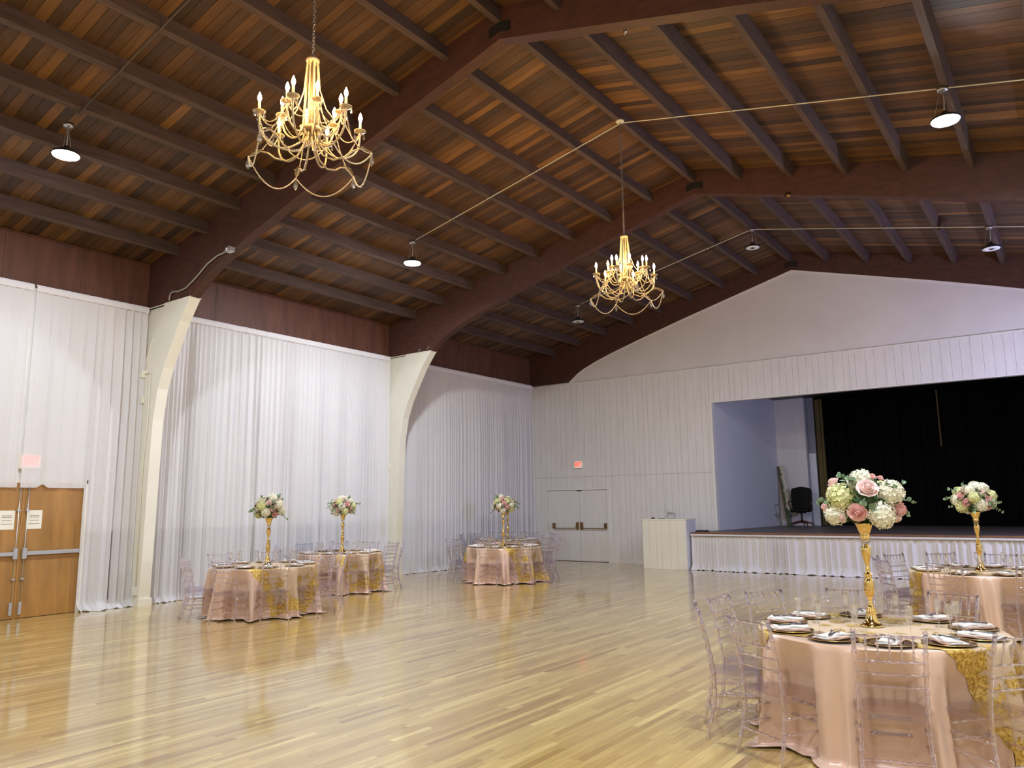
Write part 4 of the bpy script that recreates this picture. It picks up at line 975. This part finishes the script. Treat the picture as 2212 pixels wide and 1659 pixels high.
# ------------------------------------------------------------------ gold flower stands
M['gold'] = principled('polished_gold', (.80, .57, .20), .13, metal=1.0)
stand = empty('flower_stand')
mb = MB(); mb.lathe([(0, 0), (.084, 0), (.086, .006), (.070, .014), (.052, .035), (.042, .060), (.036, .078), (.034, .084)], 40); mb.build('foot', M['gold'], stand)
mb = MB(); mb.lathe([(.034, .084), (.040, .090), (.038, .098), (.030, .104), (.036, .112), (.038, .118), (.028, .124), (.032, .130), (.022, .142), (.015, .158), (.013, .166), (.018, .172), (.018, .178), (.013, .184), (.016, .196), (.023, .215), (.030, .245), (.0345, .275), (.035, .315), (.033, .338), (.025, .345), (.023, .352), (.027, .36), (.023, .366), (.033, .374), (.030, .382), (.019, .396), (.0135, .415), (.018, .421), (.018, .427), (.0135, .433), (.016, .455), (.024, .492), (.0325, .53), (.0345, .56), (.0335, .585), (.022, .593), (.024, .60), (.018, .604)], 40); mb.build('stem', M['gold'], stand)
mb = MB()
for k in range(14):
    a = 2 * PI * k / 14; mb.tube([(.024 * math.cos(a), .024 * math.sin(a), .218), (.031 * math.cos(a), .031 * math.sin(a), .245), (.0352 * math.cos(a), .0352 * math.sin(a), .27)], .0035, 5)
mb.build('fluting', M['gold'], stand)
mb = MB(); mb.lathe([(.014, .600), (.022, .607), (.040, .622), (.022, .637), (.014, .643)], 9, smooth=False); mb.build('crystal_ring', M['crystal'], stand, label='clear faceted crystal ring')
mb = MB(); mb.lathe([(.018, .640), (.036, .648), (.038, .656), (.034, .663), (.036, .670), (.030, .676), (.034, .686), (.042, .700), (.048, .718), (.056, .742), (.068, .765), (.066, .766), (.052, .742), (.0, .735)], 36); mb.build('bowl', M['gold'], stand)

# ------------------------------------------------------------------ flowers
def petal_mat(name, col, col2):
    m, n = nt(name); N = n.nodes; L = n.links; out = N.new('ShaderNodeOutputMaterial'); tc = N.new('ShaderNodeTexCoord'); t = N.new('ShaderNodeTexNoise'); t.inputs['Scale'].default_value = 22; L.new(tc.outputs['Object'], t.inputs[0])
    r = N.new('ShaderNodeValToRGB'); r.color_ramp.elements[0].position = .35; r.color_ramp.elements[1].position = .65; r.color_ramp.elements[0].color = (*col, 1); r.color_ramp.elements[1].color = (*col2, 1); L.new(t.outputs[0], r.inputs[0])
    d = N.new('ShaderNodeBsdfPrincipled'); d.inputs['Roughness'].default_value = .7; L.new(r.outputs[0], d.inputs['Base Color']); tl = N.new('ShaderNodeBsdfTranslucent'); L.new(r.outputs[0], tl.inputs[0])
    mx = N.new('ShaderNodeMixShader'); mx.inputs[0].default_value = .22; L.new(d.outputs[0], mx.inputs[1]); L.new(tl.outputs[0], mx.inputs[2]); L.new(mx.outputs[0], out.inputs[0]); return m
M['pcream'] = petal_mat('cream_petal', (.80, .78, .60), (.88, .86, .74)); M['plime'] = petal_mat('lime_petal', (.66, .68, .30), (.80, .80, .48))
M['ppink'] = petal_mat('pink_petal', (.84, .44, .42), (.90, .67, .63)); M['pblush'] = petal_mat('blush_petal', (.88, .63, .60), (.93, .80, .76))
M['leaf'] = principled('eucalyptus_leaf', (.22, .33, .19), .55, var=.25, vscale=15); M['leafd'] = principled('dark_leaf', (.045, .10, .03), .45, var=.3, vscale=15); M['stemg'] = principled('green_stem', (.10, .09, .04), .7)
def fib(n, full=True):
    for i in range(n):
        z = 1 - (i + .5) / n * (1.75 if not full else 2); a = i * 2.39996; r = math.sqrt(max(0, 1 - z * z)); yield Vector((r * math.cos(a), r * math.sin(a), z))
def hydrangea(seed, r=.09):
    q = random.Random(seed); mb = MB(); mb.sphere((0, 0, 0), r * .86, seg=12, rings=8)
    for n in fib(90):
        c = n * r * q.uniform(.90, 1.04); t = n.orthogonal().normalized(); t = Matrix.Rotation(q.uniform(0, 6), 3, n) @ t; b = n.cross(t); l = r * .21
        nn = (n + Vector((q.uniform(-.4, .4), q.uniform(-.4, .4), q.uniform(-.4, .4)))).normalized()
        t = (t - nn * t.dot(nn)).normalized(); b = nn.cross(t)
        for k in range(4):
            a = k * PI / 2; d = t * math.cos(a) + b * math.sin(a); e = nn.cross(d); h = q.uniform(.1, .5) * l
            mb.add([c, c + d * l * .6 + e * l * .5 + nn * h * .5, c + d * l * 1.1 + nn * h * .8, c + d * l * .6 - e * l * .5 + nn * h * .5], [(0, 1, 2, 3)])
    return mb
def rose(seed, r=.07):
    q = random.Random(seed); mb = MB(); mb.sphere((0, 0, r * .12), r * .36, seg=10, rings=7, sc=(1, 1, 1.3)); mb.sphere((0, 0, -r * .2), r * .62, seg=10, rings=7, sc=(1, 1, .7))
    for ring, (rad, npet, hh, w, flare) in enumerate(((.26, 4, .74, .95, -.3), (.40, 5, .66, .85, -.15), (.55, 5, .56, .8, .1), (.72, 6, .40, .72, .45), (.90, 7, .18, .62, .8))):
        off = q.uniform(0, 6)
        for k in range(npet):
            a0 = off + 2 * PI * k / npet + q.uniform(-.1, .1); P = []
            for i in range(5):
                a = a0 + (i / 4 - .5) * w * 1.5 * (1.6 if ring < 2 else 1.0); row = []
                for j in range(4):
                    t = j / 3; edge = 1 - .22 * abs(i / 2 - 1) ** 2 * t
                    rr = r * (rad * .55 + (rad * .45 + flare * .18 * t * t) * t ** .6) * (1 + q.uniform(-.04, .04)); z = r * (-.35 + (hh + .35) * (t ** .8) * edge - max(0, flare) * .18 * t ** 3); row.append((rr * math.cos(a), rr * math.sin(a), z))
                P.append(row)
            mb.grid(P)
    return mb
LEAFM = MB(); P = []
for i in range(7):
    t = i / 6; w = .019 * math.sin(PI * (.06 + .9 * t)) ** .7; P.append([(-w, .040 * t, .002), (0, .040 * t, -.001 + .004 * t), (w, .040 * t, .002)])
LEAFM.grid(P); ME_LEAF = LEAFM.mesh('leaf', M['leaf'])
def sprig(parent, loc, d, seed, sep, L0=.15):
    """eucalyptus sprig: curved stem with opposite round leaves"""
    q = random.Random(seed); d = Vector(d).normalized(); sag_ = Vector((0, 0, -.35)); pts = [Vector(loc) + d * (L0 * t) + sag_ * (L0 * t * t * .6) for t in (0, .25, .5, .75, 1)]
    st_ = MB(); st_.tube(pts, .0022, 5); 
    leaves = []
    for k in range(4):
        t = .35 + .2 * k; i = min(3, int(t * 4)); p = pts[i].lerp(pts[i + 1], min(1, t * 4 - i))
        for s in ((-1, 1) if k < 3 else (-1, 1, 0)):
            tg = (pts[min(i + 1, 4)] - pts[i]).normalized(); sd = tg.orthogonal().normalized(); sd = Matrix.Rotation(q.uniform(0, 6), 3, tg) @ sd
            y = (tg * (.5 if s else 1) + sd * s * .9).normalized(); z = y.orthogonal().normalized(); z = Matrix.Rotation(q.uniform(0, 6), 3, y) @ z; x = y.cross(z); sc = q.uniform(.75, 1.15) * (1 - .08 * k)
            leaves.append(Matrix((( x.x * sc, y.x * sc, z.x * sc, p.x), (x.y * sc, y.y * sc, z.y * sc, p.y), (x.z * sc, y.z * sc, z.z * sc, p.z), (0, 0, 0, 1))))
    if sep:
        so = st_.build('eucalyptus_sprig', M['stemg'], parent)
        for Mx in leaves: o = bpy.data.objects.new('leaf', ME_LEAF); COL.objects.link(o); o.parent = so; o.matrix_local = Mx
    else:
        for Mx in leaves: st_.add([Mx @ Vector(p) for p in LEAFM.v], LEAFM.f, 1, smooth=True)
        st_.build('eucalyptus_sprig', [M['stemg'], M['leaf']], parent)
HYD = {c: hydrangea(s).mesh('hydrangea_head', M[c]) for c, s in (('pcream', 3), ('plime', 4))}
ROS = {c: rose(s).mesh('rose', M[c]) for c, s in (('ppink', 5), ('pblush', 6))}
def flower(parent, kind, col, p, sc, seed):
    me = (HYD if kind == 'h' else ROS)[col]; o = bpy.data.objects.new('hydrangea_head' if kind == 'h' else 'rose', me); COL.objects.link(o); o.parent = parent
    n = Vector((p[0], p[1], p[2] * 1.2 + .03)).normalized(); o.matrix_local = Matrix.Translation(p) @ n.to_track_quat('Z', 'Y').to_matrix().to_4x4() @ Matrix.Rotation(seed * 1.7, 4, 'Z') @ Matrix.Diagonal((sc, sc, sc, 1))
    o['label'] = {'pcream': 'cream hydrangea head', 'plime': 'lime-tinted hydrangea head', 'ppink': 'deep pink rose', 'pblush': 'pale blush rose'}[col]
def bouquet(spec, seed, sep):
    r = empty('flower_arrangement'); q = random.Random(seed)
    mb = MB()   # dark greenery filling the middle
    for n in fib(110):
        c = Vector((n.x * .185, n.y * .185, n.z * .13 - .0)); y = (n + Vector((q.uniform(-.6, .6), q.uniform(-.6, .6), q.uniform(-.6, .6)))).normalized(); z = y.orthogonal().normalized(); x = y.cross(z)
        Mx = Matrix(((x.x * 1.3, y.x * 1.5, z.x, c.x), (x.y * 1.3, y.y * 1.5, z.y, c.y), (x.z * 1.3, y.z * 1.5, z.z, c.z), (0, 0, 0, 1))); mb.add([Mx @ Vector(p) for p in LEAFM.v], LEAFM.f, 0, smooth=True)
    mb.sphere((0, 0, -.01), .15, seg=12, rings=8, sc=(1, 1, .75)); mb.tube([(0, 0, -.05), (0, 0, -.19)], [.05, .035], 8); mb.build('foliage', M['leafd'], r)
    for i, (k, c, p, s) in enumerate(spec): flower(r, k, c, p, s, seed + i)
    for i in range(15):
        a = 2.39996 * i + q.uniform(-.3, .3); z = q.uniform(-.6, .9); d = Vector((math.cos(a) * math.sqrt(1 - z * z), math.sin(a) * math.sqrt(1 - z * z), z)); p = Vector((d.x * .20, d.y * .20, d.z * .15)); sprig(r, p, d + Vector((0, 0, .1)), seed * 31 + i, sep, q.uniform(.10, .16))
    return r
# the nearest bouquet follows the photo: x to the right, -y toward the viewer, z up, from its middle
K = .0036
def V(px, py, y): return ((px - 1873) * K, y, (1083 - py) * K)
spec1 = [('h', 'plime', V(1832, 1074, -.13), 1.1), ('h', 'pcream', V(1929, 1066, -.12), 1.02), ('h', 'pcream', V(1908, 1112, -.17), 1.05), ('h', 'pcream', V(1874, 1040, -.06), .95), ('h', 'pcream', V(1820, 1110, -.12), .9), ('r', 'pblush', V(1885, 1056, -.20), 1.1), ('r', 'ppink', V(1862, 1106, -.21), 1.0),
         ('r', 'ppink', V(1943, 1101, -.09), .95), ('r', 'ppink', V(1799, 1095, -.04), .62), ('r', 'pblush', V(1819, 1043, -.06), .75), ('r', 'ppink', V(1896, 1032, -.07), .5), ('r', 'ppink', V(1912, 1035, -.05), .4), ('r', 'pblush', V(1832, 1117, -.20), .42), ('r', 'pblush', V(1938, 1118, -.10), .55),
         ('h', 'pcream', (-.16, .10, .05), 1.0), ('h', 'plime', (.14, .12, .06), 1.0), ('h', 'pcream', (.0, .20, -.01), 1.0), ('h', 'pcream', (-.02, .08, .11), 1.0), ('r', 'ppink', (-.2, .03, -.05), .9), ('r', 'pblush', (.2, .08, -.06), .9), ('r', 'ppink', (.08, .2, .06), .9), ('r', 'pblush', (-.1, .2, -.06), 1.0)]
def specr(seed):
    q = random.Random(seed); out = []
    for i, n in enumerate(fib(25, False)):
        p = (n.x * .20, n.y * .20, n.z * .165 + .0); k = 'h' if i % 2 == 0 else 'r'
        out.append((k, q.choice(['pcream', 'pcream', 'pcream', 'plime']) if k == 'h' else q.choice(['ppink', 'ppink', 'pblush']), p, q.uniform(.80, .92) if k == 'h' else q.uniform(.72, .95)))
    return out
b1 = bouquet(spec1, 3, True); b2 = bouquet(specr(5), 9, False); b3 = bouquet(specr(8), 14, False)
BQ = [(b1, 'pale blush rose in its middle'), (b2, 'before the black stage curtain'), (b3, 'with many pink roses'), (copy_tree(b2), 'smaller in view'), (copy_tree(b3), 'in front of the far drape'), (copy_tree(b2), 'hidden behind the middle bouquet')]
for i, T in enumerate(TABLES):
    vx, vy = T['vase']; view = math.atan2(CAMP.y - vy, CAMP.x - vx)
    s = stand if i == 0 else copy_tree(stand); s.location = (vx, vy, ZT_); s.rotation_euler = (0, 0, view); tag(s, 'tall gold turned flower stand in the middle of the ' + T['n'], 'vase', 'tall gold flower stands')
    b, w = BQ[i]; b.location = (vx, vy, ZT_ + .765 + .165); b.rotation_euler = (0, 0, view + PI / 2 + (0 if i < 1 else [0, 1.1, .4, 2.4, 3.6, 5.0][i]))
    tag(b, 'cream and pink bouquet on the %s, %s' % (T['n'], w), 'bouquet', 'flower arrangements on gold stands')
# flowers along the leaning board on the stage
for i in range(19):
    t = .12 + i * .043; q = random.Random(i); p = lean @ Vector((.085 + q.uniform(-.02, .03), -.045, .35 + t * 1.65)); o = bpy.data.objects.new('hydrangea_head', HYD['pcream']); COL.objects.link(o); o.parent = gb; o.location = p; s = q.uniform(.65, .9); o.scale = (s, s, s); o.rotation_euler = (1.4, q.uniform(0, 6), 0)
